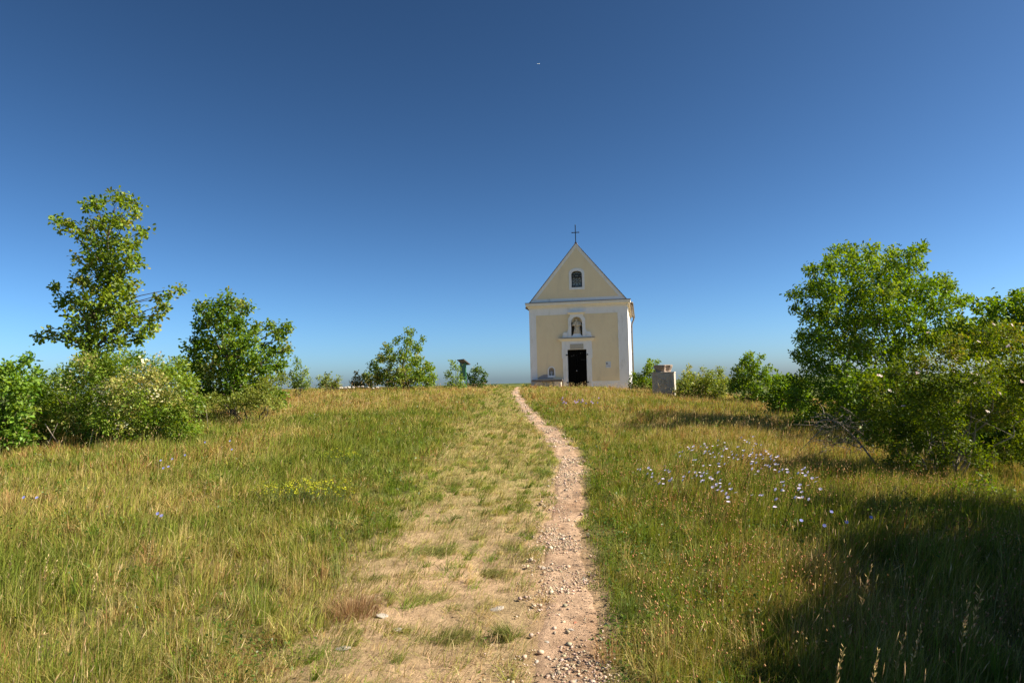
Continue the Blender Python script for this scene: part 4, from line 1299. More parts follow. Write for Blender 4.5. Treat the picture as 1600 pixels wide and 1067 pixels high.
p = hit(550, 955)
o = link('dry_tussock', tussock('dry_tussock', 900, 0.17, 0.17, 0.35, ((0.20, 0.11, 0.055), (0.38, 0.27, 0.13)), wdt=0.0022))
o.location = (p[0], p[1], float(zsurf(p[0], p[1])))
tag(o, 'reddish brown dry tussock beside the flat pale rock on the worn ground', 'tussock')
TU = [tussock('grass_tussock', 420, 0.055, 0.13, 0.5, ((0.09, 0.125, 0.03), (0.24, 0.235, 0.07)), laz=R(200), wdt=0.0028), tussock('grass_tussock', 420, 0.06, 0.10, 0.75, ((0.15, 0.17, 0.04), (0.40, 0.35, 0.13)), laz=R(20)), tussock('grass_tussock', 420, 0.10, 0.12, 0.85, ((0.13, 0.16, 0.035), (0.36, 0.33, 0.11)), laz=R(40))]
tus = [(790, 995, 0, 'upright green tussock leaning left on the bare ground nearest the path', 1.1), (706, 1000, 2, 'dark green flattened tussock left of the upright green one', 1.1), (768, 893, 1, 0, 1.0), (660, 935, 2, 0, 0.9), (672, 860, 2, 0, 1.1), (700, 760, 2, 0, 1.0), (715, 700, 2, 0, 1.2), (590, 870, 2, 0, 0.9), (742, 840, 1, 0, 0.8)]
for (a, b, k_, lab, sc) in tus:
    p = hit(a, b)
    o = link('grass_tussock', TU[k_])
    o.location = (p[0], p[1], float(zsurf(p[0], p[1])))
    o.scale = (sc * random.uniform(1.2, 2.0), sc * random.uniform(1.0, 1.5), sc * random.uniform(0.5, 0.8)) if not lab else (sc, sc, sc)
    o.rotation_euler = (0, 0, random.uniform(-0.5, 0.5))
    tag(o, lab or 'small flattened grass tussock on the worn strip left of the path', 'tussock', 'tussocks on the worn strip')

# tall oat-like stalks in the right foreground shade


def oat(seed, hs, col):
    rs = np.random.default_rng(seed)
    t = np.linspace(0, 1, 7)
    az = rs.uniform(-0.8, 0.8)
    P = np.stack([0.16 * t ** 2 * math.cos(az), 0.16 * t ** 2 * math.sin(az), t], 1) * hs
    tb_ = Tubes(); tb_.add(P, np.linspace(0.0024, 0.0012, 7), 4)
    V = [np.concatenate(tb_.V)]; Qs = [np.concatenate(tb_.Q)]; Cs = [np.tile(np.array((0.22, 0.20, 0.07)), (tb_.n, 1))]
    o_ = tb_.n
    for i in range(26):
        f = rs.uniform(0.68, 1.0)
        base_ = np.array([np.interp(f, t, P[:, j]) for j in range(3)])
        d_ = norm(np.array([rs.normal(0.2, 0.4), rs.normal(0, 0.4), 1.0]))
        v_, q_, c_ = leaves(base_[None] + d_ * 0.004, d_[None], norm(rs.standard_normal((1, 3))), np.array([rs.uniform(0.016, 0.028)]), np.array([0.006]), jitter(np.array([col]), 1, 0.15), False, 0.3)
        V.append(v_); Qs.append(q_ + o_); Cs.append(c_); o_ += len(v_)
    for i in range(3):
        f = rs.uniform(0.1, 0.5)
        base_ = np.array([np.interp(f, t, P[:, j]) for j in range(3)])
        d_ = norm(np.array([rs.normal(0, 0.7), rs.normal(0, 0.7), 1.0]))
        v_, q_, c_ = leaves(base_[None], d_[None], norm(rs.standard_normal((1, 3))), np.array([0.16]), np.array([0.006]), np.array([[0.14, 0.16, 0.04]]), False, 0.1)
        V.append(v_); Qs.append(q_ + o_); Cs.append(c_); o_ += len(v_)
    me_ = arr_mesh('oat_stalk', np.concatenate(V), [np.concatenate(Qs)], np.concatenate(Cs))
    me_.materials.append(M['grass'])
    return me_, P[-1]


OV = [oat(400 + i, 0.6, (0.52, 0.40, 0.20)) for i in range(4)]
for i, (a, b, hs, lab) in enumerate([(1362, 884, 0.62, 'green oat stalk standing tallest and leftmost against the dark shade'), (1512, 942, 0.60, 'straw oat stalk leftmost of the pair close to the right bottom corner'), (1535, 922, 0.62, 'tall straw oat stalk right of the other close to the right bottom corner'), (1440, 980, 0.5, 'thin reddish oat stalk in the middle of the dark shade'), (1415, 990, 0.48, 'short leaning oat stalk left of the thin reddish one in the shade'), (1372, 1015, 0.46, 'bright sunlit oat stalk low at the edge of the dark shade'), (1320, 1012, 0.45, 'pale oat stalk left of the bright sunlit one near the bottom edge'), (1172, 745, 0.45, 'bare straw stalk standing up in front of the lilac flower drift'), (1195, 660 + 72, 0.5, 'slender pale stalk behind the lilac flower drift')]):
    plant_flower(a, b, OV[i % 4], lab, 'oat stalks in the right foreground', 'grass stalk', 'oat_stalk', hs)
for i, (a, b) in enumerate([(18, 868), (40, 878), (75, 870), (88, 872), (112, 970), (218, 845), (235, 848), (253, 850), (375, 880), (400, 790), (305, 925), (68, 985), (288, 700), (292, 680), (322, 752), (428, 690), (330, 1010), (200, 960), (150, 900)]):
    plant_flower(a, b, OV[i % 4], 'straw coloured oat stalk standing above the grass left of the worn strip', 'oat stalks in the left meadow', 'grass stalk', 'oat_stalk', 0.42 + 0.1 * random.random())

# ------------------------------------------------------------------ chapel
Z0 = float(CH_C[2])
ch = empty('chapel', (CH_C[0], CH_C[1], Z0), -CH_A)
tag(ch, 'small yellow and white hilltop chapel with steep gable and black door', 'chapel')
LEN = 9.2
W2 = 2.75
EAVE, APEX = 4.72, 8.14
PX = -0.10        # the doorway sits a touch left of the middle


def cut(me_, cutter):
    a = bpy.data.objects.new('tmp_a', me_)
    b = bpy.data.objects.new('tmp_b', cutter)
    COL.objects.link(a); COL.objects.link(b)
    md = a.modifiers.new('b', 'BOOLEAN')
    md.operation = 'DIFFERENCE'
    md.object = b
    md.solver = 'EXACT'
    dg = bpy.context.evaluated_depsgraph_get()
    dg.update()
    r = bpy.data.meshes.new_from_object(a.evaluated_get(dg))
    bpy.data.objects.remove(a)
    bpy.data.objects.remove(b)
    r.materials.clear()
    return r


def cutters(depth_door=0.30, extra=0.5):
    bm = bmesh.new()
    add_box(bm, PX - 0.53, PX + 0.53, -extra, depth_door, -0.6, 2.10)
    add_prism(bm, arch(PX + 0.03, 0.31, 2.84, 3.92), -extra, 0.24)
    add_prism(bm, arch(-1.56, 0.155, 0.69, 1.13), -extra, 0.22)
    add_prism(bm, arch(0.0, 0.295, 5.58, 6.50, rise=0.17), -extra, 0.22)
    for k_ in (2.6, 6.2):
        add_box(bm, 2.55, 3.2, k_ - 0.45, k_ + 0.45, 2.2, 3.5)
    return bm_mesh('cut', bm)


bm = bmesh.new()
add_prism(bm, [(-W2, -0.6), (W2, -0.6), (W2, EAVE), (0, APEX - 0.08), (-W2, EAVE)], 0, LEN)
wall = link('wall', cut(bm_mesh('wall', bm), cutters()), M['white'], ch)

# yellow fields, 4 mm proud, with ragged right edge that catches the low sun
bm = bmesh.new()
add_box(bm, -2.36, 2.20, -0.006, 0.01, 0.33, 4.08)
pan = cut(bm_mesh('wall_panel', bm), cutters())
link('wall_panel', pan, M['yellow'], ch)
bm = bmesh.new()
for i in range(46):
    z_ = rng.uniform(0.9, 4.0)
    hz = rng.uniform(0.02, 0.11)
    w_ = rng.uniform(0.006, 0.018)
    x_ = 2.205 + rng.normal(0, 0.006)
    d_f = rng.uniform(0.012, 0.026)
    vs_ = [bm.verts.new(c) for c in [(x_, -0.006, z_), (x_, -0.006 - d_f, z_), (x_ + 2.2 * w_, -0.001, z_), (x_, -0.006, z_ + hz), (x_, -0.006 - d_f, z_ + hz), (x_ + 2.2 * w_, -0.001, z_ + hz)]]
    for f_ in [(0, 1, 2), (5, 4, 3), (0, 3, 4, 1), (1, 4, 5, 2), (2, 5, 3, 0)]:
        bm.faces.new([vs_[q_] for q_ in f_])
link('flaking_plaster', bm_mesh('flaking_plaster', bm), M['white'], wall)
bm = bmesh.new()
sl_ = (APEX - EAVE) / W2
add_prism(bm, [(-2.30, 5.0), (2.30, 5.0), (0, 5.0 + 2.30 * sl_ * 0.985)], -0.006, 0.01)
link('gable_panel', cut(bm_mesh('gable_panel', bm), cutters()), M['yellow'], ch)
bm = bmesh.new()
for s in (-1, 1):
    p0 = (s * (W2 + 0.02), EAVE + 0.055); p1 = (0.0, APEX - 0.085)
    nx0 = 0.11 / math.cos(math.atan(sl_))
    add_prism(bm, [(p0[0], p0[1]), (p1[0], p1[1]), (p1[0], p1[1] - nx0), (p0[0] - s * 0.10, p0[1])], -0.022 - 0.001 * s, 0.003)
link('gable_verge', bm_mesh('gable_verge', bm), M['cream'], ch)
# bare plaster patch above the bench
bm = bmesh.new()
pts = [(-2.32, 0.50), (-1.45, 0.50), (-1.50, 0.60), (-1.62, 0.70), (-1.80, 0.76), (-2.0, 0.755), (-2.14, 0.69), (-2.24, 0.64), (-2.32, 0.60)]
add_prism(bm, pts, -0.011, 0.0)
link('bare_plaster_patch', bm_mesh('bare_plaster_patch', bm), M['plaster'], ch)['label'] = 'grey bare plaster patch above the bench'

# cornice: stepped moulding, returns along the sides as the eave
bm = bmesh.new()
prof = [(0.0, 4.46), (-0.05, 4.46), (-0.07, 4.54), (-0.16, 4.60), (-0.18, 4.68), (-0.18, 4.765), (0.0, 4.765)]


def add_profile_x(bm, prof, x0, x1, miter=True):
    a = [bm.verts.new((x0 + (p[0] if miter else 0), p[0], p[1])) for p in prof]
    b = [bm.verts.new((x1 - (p[0] if miter else 0), p[0], p[1])) for p in prof]
    n_ = len(prof)
    bm.faces.new(a); bm.faces.new(b[::-1])
    for i in range(n_):
        bm.faces.new((a[i], b[i], b[(i + 1) % n_], a[(i + 1) % n_]))


add_profile_x(bm, prof, -W2, W2)
link('cornice', bm_mesh('cornice', bm), M['cream'], ch)
bm = bmesh.new()
for s in (-1, 1):
    a = [bm.verts.new((s * (W2 - p[0]), p[0] if p[0] < 0 else 0.0, p[1])) for p in prof]
    b = [bm.verts.new((s * (W2 - p[0]), LEN, p[1])) for p in prof]
    n_ = len(prof)
    bm.faces.new(a); bm.faces.new(b[::-1])
    for i in range(n_):
        bm.faces.new((a[i], b[i], b[(i + 1) % n_], a[(i + 1) % n_]))
link('eave_moulding', bm_mesh('eave_moulding', bm), M['cream'], ch)
# thin dark strip along the top of the cornice
bm = bmesh.new()
add_box(bm, -W2 - 0.20, W2 + 0.20, -0.20, 0.0, 4.768, 4.80)
link('cornice_top_strip', bm_mesh('cornice_top_strip', bm), M['gutter'], ch)

# roof: two slabs with rows of tiles, front verge almost flush
bm = bmesh.new()
th = 0.10
for s in (-1, 1):
    e = (s * (W2 + 0.20), EAVE - 0.20 * sl_ + 0.045)
    a = (0.0, APEX - 0.075)
    rows = 26
    for i in range(rows):
        t0, t1 = i / rows, (i + 1) / rows + 0.012
        q0 = (e[0] + (a[0] - e[0]) * t0, e[1] + (a[1] - e[1]) * t0)
        q1 = (e[0] + (a[0] - e[0]) * min(t1, 1), e[1] + (a[1] - e[1]) * min(t1, 1))
        add_prism(bm, [(q0[0], q0[1] - 0.02), (q0[0], q0[1] + 0.055), (q1[0], q1[1] + 0.03), (q1[0], q1[1] - 0.02)], -0.034 + 0.0005 * i, LEN + 0.12)
roof = link('roof', bm_mesh('roof', bm), M['tile'], ch)
bm = bmesh.new()
add_tube(bm, [(0, 0.02, APEX - 0.06), (0, LEN + 0.1, APEX + 0.03)], 0.07, 8)
link('ridge_tiles', bm_mesh('ridge_tiles', bm), M['tile'], roof)
bm = bmesh.new()
add_tube(bm, [(W2 + 0.25, -0.02, 4.56), (W2 + 0.25, LEN + 0.05, 4.53)], 0.075, 8)
gut = link('gutter', bm_mesh('gutter', bm, True), M['gutter'], ch)
bm = bmesh.new()
add_tube(bm, [(W2 + 0.25, LEN - 0.2, 4.50), (W2 + 0.23, LEN - 0.2, 4.38), (W2 + 0.12, LEN - 0.2, 4.15), (W2 + 0.09, LEN - 0.2, 3.95), (W2 + 0.09, LEN - 0.2, 0.0)], 0.05, 8)
link('downpipe', bm_mesh('downpipe', bm, True), M['gutter'], ch)
# side windows
for k_ in (2.6, 6.2):
    bm = bmesh.new()
    add_box(bm, W2 - 0.19, W2 - 0.17, k_ - 0.45, k_ + 0.45, 2.2, 3.5)
    sw = link('side_window', bm_mesh('side_window', bm), M['glass'], ch)
    bm = bmesh.new()
    add_box(bm, W2 - 0.165, W2 - 0.13, k_ - 0.03, k_ + 0.03, 2.2, 3.5)
    for z_ in (2.6, 3.05):
        add_box(bm, W2 - 0.162, W2 - 0.133, k_ - 0.45, k_ + 0.45, z_, z_ + 0.04)
    link('frame', bm_mesh('frame', bm), M['iron'], sw)

# gable window with iron grille of crossing bars
bm = bmesh.new()
outer = arch(0.0, 0.435, 5.45, 6.66, rise=0.26)
add_prism(bm, outer, -0.03, 0.01)
link('window_surround', cut(bm_mesh('window_surround', bm), cutters()), M['white'], ch)
bm = bmesh.new()
add_prism(bm, arch(0.0, 0.293, 5.582, 6.498, rise=0.17), 0.17, 0.19)
win = link('window', bm_mesh('window', bm), M['glass'], ch)
bm = bmesh.new()
cz = 5.94
for a_ in range(0, 8):
    t = a_ * PI / 4 + PI / 8
    if a_ in (1, 2):
        r1 = 0.30
    else:
        r1 = 0.34
    ex, ez = 0.28 * np.clip(math.cos(t) * 1.4, -1, 1), 0.34 * math.sin(t)
    add_tube(bm, [(0.06 * math.cos(t), 0.05, cz + 0.03 * math.sin(t)), (ex, 0.05, cz + ez)], 0.016, 5)
for (x0, x1, z0, z1) in [(-0.293, -0.245, 5.585, 6.36), (0.245, 0.293, 5.585, 6.36), (-0.24, 0.24, 5.585, 5.625), (-0.24, 0.24, 5.67, 5.695), (-0.24, 0.24, 6.15, 6.19), (-0.24, 0.24, 6.28, 6.32)]:
    add_box(bm, x0, x1, 0.03, 0.06, z0, z1)
# ring ornament in the head
ring = [(0.12 * math.cos(t), 0.045, 6.235 + 0.10 * math.sin(t)) for t in np.linspace(0, 2 * PI, 15)]
add_tube(bm, ring, 0.025, 5, cap=False)
for s in (-1, 1):
    add_tube(bm, [(0.05 * s, 0.045, 6.3), (0.10 * s, 0.045, 6.42), (0.22 * s, 0.045, 6.40)], 0.022, 5)
    add_tube(bm, [(0.12 * s, 0.045, 6.24), (0.25 * s, 0.045, 6.30)], 0.022, 5)
    add_tube(bm, [(0.10 * s, 0.045, 6.19), (0.25 * s, 0.045, 6.12)], 0.022, 5)
hd = [(0.285 * math.cos(t), 0.045, 6.33 + 0.155 * math.sin(t)) for t in np.linspace(0, PI, 11)]
add_tube(bm, hd, 0.024, 5)
link('grille', bm_mesh('grille', bm), M['iron'], win)

# doorway: stone surround, tablet, shelf moulding, niche aedicule with side scrolls
bm = bmesh.new()
add_box(bm, PX - 0.83, PX + 0.83, -0.07, 0.0, 2.103, 2.56)
for s in (-1, 1):
    add_box(bm, PX + s * 0.665 - 0.135, PX + s * 0.665 + 0.135, -0.065, 0.0, -0.3, 1.62)
    add_box(bm, PX + s * 0.69 - 0.16, PX + s * 0.69 + 0.16, -0.07, 0.0, 1.62, 2.10)
    add_box(bm, PX + s * 0.575 - 0.045, PX + s * 0.575 + 0.045, -0.085, -0.066, -0.3, 2.10)
link('door_surround', bm_mesh('door_surround', bm), M['white'], ch)
bm = bmesh.new()
add_box(bm, PX - 0.37, PX + 0.37, -0.095, -0.071, 2.13, 2.41, 0.006)
link('stone_tablet', bm_mesh('stone_tablet', bm), M['tabl'], ch)
bm = bmesh.new()
prof2 = [(0.0, 2.56), (-0.08, 2.56), (-0.10, 2.62), (-0.17, 2.66), (-0.19, 2.72), (0.0, 2.74)]
add_profile_x(bm, prof2, PX - 0.84, PX + 0.84)
sh = link('door_shelf_moulding', bm_mesh('door_shelf_moulding', bm), M['cream'], ch)
bm = bmesh.new()
add_prism(bm, [(PX - 1.04, 2.742), (PX + 1.04, 2.742), (PX + 0.98, 2.775), (PX - 0.98, 2.775)], -0.20, 0.0)
link('shelf_tiles', bm_mesh('shelf_tiles', bm), M['stone'], sh)
nx_ = PX + 0.03
bm = bmesh.new()
add_prism(bm, [(nx_ - 0.475, 2.776), (nx_ + 0.475, 2.776), (nx_ + 0.475, 3.82), (nx_ + 0.36, 3.97), (nx_ + 0.36, 4.06), (nx_ - 0.36, 4.06), (nx_ - 0.36, 3.97), (nx_ - 0.475, 3.82)], -0.12, 0.0)
ns = link('niche_surround', cut(bm_mesh('niche_surround', bm), cutters()), M['white'], ch)
bm = bmesh.new()
prof3 = [(0.0, 4.06), (-0.13, 4.06), (-0.15, 4.10), (-0.21, 4.14), (-0.21, 4.185), (0.0, 4.20)]
add_profile_x(bm, prof3, nx_ - 0.32, nx_ + 0.32)
link('niche_cap', bm_mesh('niche_cap', bm), M['cream'], ns)
for s in (-1, 1):
    bm = bmesh.new()
    c0 = nx_ + s * 0.645
    pts = [(c0 + 0.15 * math.cos(t), 2.935 + 0.15 * math.sin(t)) for t in np.linspace(0, 2 * PI, 17)[:-1]]
    add_prism(bm, pts, -0.11, 0.0)
    add_prism(bm, [(c0 - 0.17, 2.777), (c0 + 0.17, 2.777), (c0 + 0.17, 2.86), (c0 - 0.17, 2.86)], -0.10, 0.0)
    add_prism(bm, [(nx_ + s * 0.477, 2.86), (nx_ + s * 0.60, 3.0), (nx_ + s * 0.53, 3.12), (nx_ + s * 0.477, 3.26)], -0.09, 0.0)
    pts = [(c0 + 0.06 * math.cos(t), 2.935 + 0.06 * math.sin(t)) for t in np.linspace(0, 2 * PI, 11)[:-1]]
    add_prism(bm, pts, -0.135, -0.105)
    link('scroll', bm_mesh('scroll', bm), M['white'], ns)
# niche back and sides dark brown below the shell head
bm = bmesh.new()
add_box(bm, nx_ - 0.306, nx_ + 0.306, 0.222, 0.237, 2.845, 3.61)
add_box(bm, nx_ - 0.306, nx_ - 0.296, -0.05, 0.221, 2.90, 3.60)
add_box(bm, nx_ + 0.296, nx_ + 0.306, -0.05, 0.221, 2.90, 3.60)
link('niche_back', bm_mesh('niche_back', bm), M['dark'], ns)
bm = bmesh.new()
for i in range(9):
    t0, t1 = PI * i / 9, PI * (i + 1) / 9
    tm = (t0 + t1) / 2
    z_ = 3.615
    a = bm.verts.new((nx_, 0.215, z_))
    b = bm.verts.new((nx_ + 0.30 * math.cos(t0), 0.10, z_ + 0.29 * math.sin(t0)))
    c = bm.verts.new((nx_ + 0.30 * math.cos(tm), 0.05, z_ + 0.29 * math.sin(tm)))
    d_ = bm.verts.new((nx_ + 0.30 * math.cos(t1), 0.10, z_ + 0.29 * math.sin(t1)))
    bm.faces.new((a, b, c)); bm.faces.new((a, c, d_))
link('shell_vault', bm_mesh('shell_vault', bm), M['sand'], ns)
bm = bmesh.new()
add_prism(bm, [(nx_ - 0.29, 2.845), (nx_ + 0.29, 2.845), (nx_ + 0.18, 2.98), (nx_ - 0.18, 2.98)], -0.06, 0.21)
link('statue_plinth', bm_mesh('statue_plinth', bm), M['white'], ns)

# door: two leaves, hinges, handle, small cut openings
bm = bmesh.new()
for s in (-1, 1):
    add_box(bm, PX + (0.004 if s > 0 else -0.527), PX + (0.527 if s > 0 else -0.004), 0.10, 0.16, -0.02, 2.095, 0.006)
    for z0, z1 in ((0.12, 0.95), (1.08, 1.95)):
        x0, x1 = (0.09, 0.45)
        xa, xb = (PX + x0, PX + x1) if s > 0 else (PX - x1, PX - x0)
        add_box(bm, xa, xb, 0.085, 0.099, z0, z1, 0.004)
door = link('door', bm_mesh('door', bm), M['door'], ch)
for s in (-1, 1):
    for z_ in (0.25, 1.78):
        bm = bmesh.new()
        add_box(bm, PX + s * 0.56 - 0.06, PX + s * 0.56 + 0.06, -0.105, -0.086, z_, z_ + 0.05)
        add_tube(bm, [(PX + s * 0.60, -0.115, z_ - 0.02), (PX + s * 0.60, -0.115, z_ + 0.07)], 0.018, 6)
        link('hinge', bm_mesh('hinge', bm), M['iron'], door)
bm = bmesh.new()
add_tube(bm, [(PX - 0.05, 0.05, 0.92), (PX - 0.05, 0.10, 0.92)], 0.022, 8)
bmesh.ops.create_uvsphere(bm, u_segments=8, v_segments=6, radius=0.026, matrix=Matrix.Translation((PX - 0.05, 0.04, 0.92)))
link('handle', bm_mesh('handle', bm), M['sign'], door)
# faint pale scratches of paper notices stuck near the head of the door
bm = bmesh.new()
for (x_, z_, w_, h_) in [(-0.36, 1.72, 0.10, 0.05), (-0.22, 1.75, 0.05, 0.07), (-0.05, 1.74, 0.03, 0.05), (0.16, 1.86, 0.05, 0.07), (0.27, 1.90, 0.03, 0.04), (0.20, 1.52, 0.22, 0.02), (-0.01, 1.55, 0.03, 0.03)]:
    add_box(bm, PX + x_, PX + x_ + w_, 0.0815, 0.0845, z_, z_ + h_)
M['scuff'] = rough_mat('scuffed_paint', (0.03, 0.03, 0.03), (0.07, 0.065, 0.06), 18, 4, 0.1, 60, 0.8)
link('scuff_marks', bm_mesh('scuff_marks', bm), M['scuff'], door)
bm = bmesh.new()
add_box(bm, PX - 0.9, PX + 0.9, -0.45, -0.003, -0.25, -0.03, 0.015)
link('door_step', bm_mesh('door_step', bm), M['lime'], ch)
# small niche
bm = bmesh.new()
add_prism(bm, arch(-1.56, 0.215, 0.58, 1.20, rise=0.21), -0.03, 0.0)
sn = link('small_niche_surround', cut(bm_mesh('small_niche_surround', bm), cutters()), M['white'], ch)
bm = bmesh.new()
add_box(bm, -1.56 - 0.152, -1.56 + 0.152, 0.20, 0.217, 0.695, 1.0)
add_prism(bm, arch(-1.56, 0.150, 0.9, 1.12), 0.195, 0.199)
link('niche_back', bm_mesh('niche_back', bm), M['stone'], sn)
# cross on the gable
bm = bmesh.new()
add_box(bm, -0.022, 0.022, 0.0, 0.044, APEX - 0.05, 9.08)
for s in (-1, 1):
    add_box(bm, s * 0.10 - 0.078, s * 0.10 + 0.078, 0.003, 0.041, 8.66, 8.70)
    bmesh.ops.create_uvsphere(bm, u_segments=8, v_segments=6, radius=0.035, matrix=Matrix.Translation((s * 0.19, 0.022, 8.68)))
bmesh.ops.create_uvsphere(bm, u_segments=8, v_segments=6, radius=0.035, matrix=Matrix.Translation((0, 0.022, 9.09)))
link('cross', bm_mesh('cross', bm), M['iron'], ch)


def at_ch(u, v, z_):
    return (CH_C[0] + u * ca + v * sa, CH_C[1] - u * sa + v * ca, Z0 + z_)


# statue in the niche: robed figure, one continuous body
def statue(name, hgt, mat, loc):
    bm = bmesh.new()
    pr = [(0.0, 0.20, 0.13), (0.06, 0.21, 0.14), (0.18, 0.18, 0.13), (0.34, 0.155, 0.115), (0.46, 0.15, 0.11), (0.56, 0.155, 0.105), (0.66, 0.165, 0.10), (0.74, 0.16, 0.09), (0.79, 0.11, 0.075), (0.825, 0.05, 0.05), (0.85, 0.048, 0.05), (0.875, 0.062, 0.065), (0.915, 0.072, 0.078), (0.955, 0.066, 0.07), (0.985, 0.04, 0.045), (1.0, 0.008, 0.008)]
    sg = 22
    rings = []
    for (z_, rx, ry) in pr:
        rr_ = []
        for k_ in range(sg):
            t = 2 * PI * k_ / sg
            fold = 1 + (0.10 * math.cos(7 * t + z_ * 3) * (1 - min(1, z_ / 0.6)) if z_ < 0.6 else 0)
            xx = rx * math.cos(t) * fold
            yy_ = ry * math.sin(t) * fold
            if 0.88 < z_ < 0.93 and abs(t - 1.5 * PI) < 0.2: yy_ *= 1.18     # nose
            rr_.append(bm.verts.new((xx + 0.015 * math.sin(z_ * 5), yy_, z_)))
        rings.append(rr_)
    for i in range(len(rings) - 1):
        for k_ in range(sg):
            bm.faces.new((rings[i][k_], rings[i][(k_ + 1) % sg], rings[i + 1][(k_ + 1) % sg], rings[i + 1][k_]))
    bm.faces.new(rings[0][::-1]); bm.faces.new(rings[-1])
    # arms bent at the elbow, sleeves wide, hands on what the figure holds
    for s in (-1, 1):
        add_tube(bm, [(s * 0.13, 0, 0.75), (s * 0.19, -0.01, 0.64), (s * 0.225, -0.05, 0.555), (s * 0.15, -0.12, 0.56), (s * 0.06, -0.145, 0.60)], [0.055, 0.06, 0.06, 0.052, 0.03], 9)
        for f in range(4):
            add_tube(bm, [(s * 0.065, -0.145, 0.585 + 0.012 * f), (s * 0.03, -0.158, 0.59 + 0.012 * f), (s * 0.012, -0.15, 0.592 + 0.012 * f)], [0.008, 0.007, 0.005], 5)
        add_tube(bm, [(s * 0.06, -0.14, 0.62), (s * 0.04, -0.15, 0.645)], [0.008, 0.006], 5)
    # child held on the lap
    add_tube(bm, [(0.03, -0.13, 0.48), (0.035, -0.15, 0.56), (0.03, -0.15, 0.64), (0.03, -0.15, 0.675)], [0.07, 0.065, 0.05, 0.02], 9)
    bmesh.ops.create_uvsphere(bm, u_segments=10, v_segments=8, radius=0.045, matrix=Matrix.Translation((0.03, -0.155, 0.71)))
    # crossing drapery
    add_tube(bm, [(-0.13, -0.09, 0.50), (0.0, -0.13, 0.40), (0.12, -0.10, 0.28)], [0.03, 0.04, 0.03], 7)
    add_tube(bm, [(0.15, -0.06, 0.46), (0.09, -0.11, 0.20), (0.07, -0.12, 0.03)], [0.03, 0.035, 0.04], 7)
    add_tube(bm, [(-0.10, -0.10, 0.36), (-0.11, -0.12, 0.16), (-0.12, -0.12, 0.02)], [0.03, 0.04, 0.045], 7)
    bmesh.ops.scale(bm, vec=(hgt * 1.2, hgt * 0.85, hgt), verts=bm.verts)
    o = link(name, bm_mesh(name, bm, True), mat)
    o.location = loc
    o.rotation_euler = (0, 0, -CH_A)
    return o


o = statue('statue', 0.86, M['sand'], at_ch(nx_, 0.065, 2.981))
tag(o, 'weathered sandstone robed saint statue holding a child in the niche above the chapel door', 'statue')
o = statue('figurine', 0.26, M['sign'], at_ch(-1.575, 0.11, 0.692))
tag(o, 'tiny pale robed figurine in the low arched wall niche above the bench', 'figurine')

# plaque with a dark mark and a line of grey print
bm = bmesh.new()
add_box(bm, -0.14, 0.14, -0.012, 0.0, -0.17, 0.17, 0.004)
pl = link('wall_plaque', bm_mesh('wall_plaque', bm), M['sign'])
pl.location = at_ch(1.61, -0.0075, 1.21)
pl.rotation_euler = (0, 0, -CH_A)
tag(pl, 'small white printed plaque on the yellow wall right of the chapel door', 'plaque')
bm = bmesh.new()
add_box(bm, -0.105, -0.065, -0.0155, -0.0125, 0.02, 0.12)
add_box(bm, -0.064, -0.015, -0.0155, -0.0125, 0.02, 0.045)
add_box(bm, -0.064, -0.03, -0.0155, -0.0125, 0.095, 0.12)
link('emblem', bm_mesh('emblem', bm), M['ink'], pl)
bm = bmesh.new()
xq = -0.10
while xq < 0.07:
    w_ = rng.uniform(0.012, 0.03)
    add_box(bm, xq, xq + w_, -0.0155, -0.0125, -0.075 - rng.uniform(0, 0.012), -0.045)
    xq += w_ + 0.007
add_box(bm, 0.055, 0.075, -0.0155, -0.0125, -0.11, -0.076)
link('lettering', bm_mesh('lettering', bm), M['inkg'], pl)

# bench
bz_ = -0.03
bb = empty('bench', at_ch(-1.76, -0.28, bz_), -CH_A)
tag(bb, 'worn grey plank bench on stone blocks against the chapel front left of the door', 'bench')
bm = bmesh.new()
add_box(bm, -0.86, 0.86, -0.20, 0.0, 0.40, 0.505, 0.012)
add_box(bm, -0.86, 0.86, 0.012, 0.22, 0.405, 0.50, 0.012)
link('seat', bm_mesh('seat', bm), M['wood'], bb)
for (x0, x1, mm) in [(-0.62, -0.28, 'stone'), (0.38, 0.78, 'sand')]:
    bm = bmesh.new()
    add_box(bm, x0, x1, -0.16, 0.20, -0.3, 0.395, 0.03)
    link('support_block', bm_mesh('support_block', bm), M[mm], bb)
bm = bmesh.new()
add_box(bm, -0.80, 0.80, -0.22, -0.05, -0.25, 0.10, 0.025)
link('footing', bm_mesh('footing', bm), M['brownstone'], bb)
# flower pot by the door
bm = bmesh.new()
for (z0, z1, r0, r1) in [(0.0, 0.13, 0.055, 0.08), (0.13, 0.16, 0.09, 0.09)]:
    bmesh.ops.create_cone(bm, cap_ends=True, segments=16, radius1=r0, radius2=r1, depth=z1 - z0, matrix=Matrix.Translation((0, 0, (z0 + z1) / 2)))
fp = link('flower_pot', bm_mesh('flower_pot', bm), M['terra'])
fp.location = at_ch(PX - 0.44, -0.12, -0.03)
tag(fp, 'small terracotta pot on the step at the left of the black door', 'pot')
nq = 60
aq = rng.random(nq) * 2 * PI
cq = np.stack([0.03 * np.cos(aq), 0.03 * np.sin(aq), 0.16 + 0 * aq], 1)
V, q, Cc = leaves(cq, norm(np.stack([np.cos(aq), np.sin(aq), rng.uniform(0.3, 1.6, nq)], 1)), norm(rng.standard_normal((nq, 3)) + (0, 0, 1)), rng.uniform(0.04, 0.08, nq), rng.uniform(0.02, 0.03, nq), jitter(np.tile(np.array([0.08, 0.12, 0.03]), (nq, 1)), nq), False)
link('plant', arr_mesh('plant', V, [q], Cc), M['leaf'], fp)

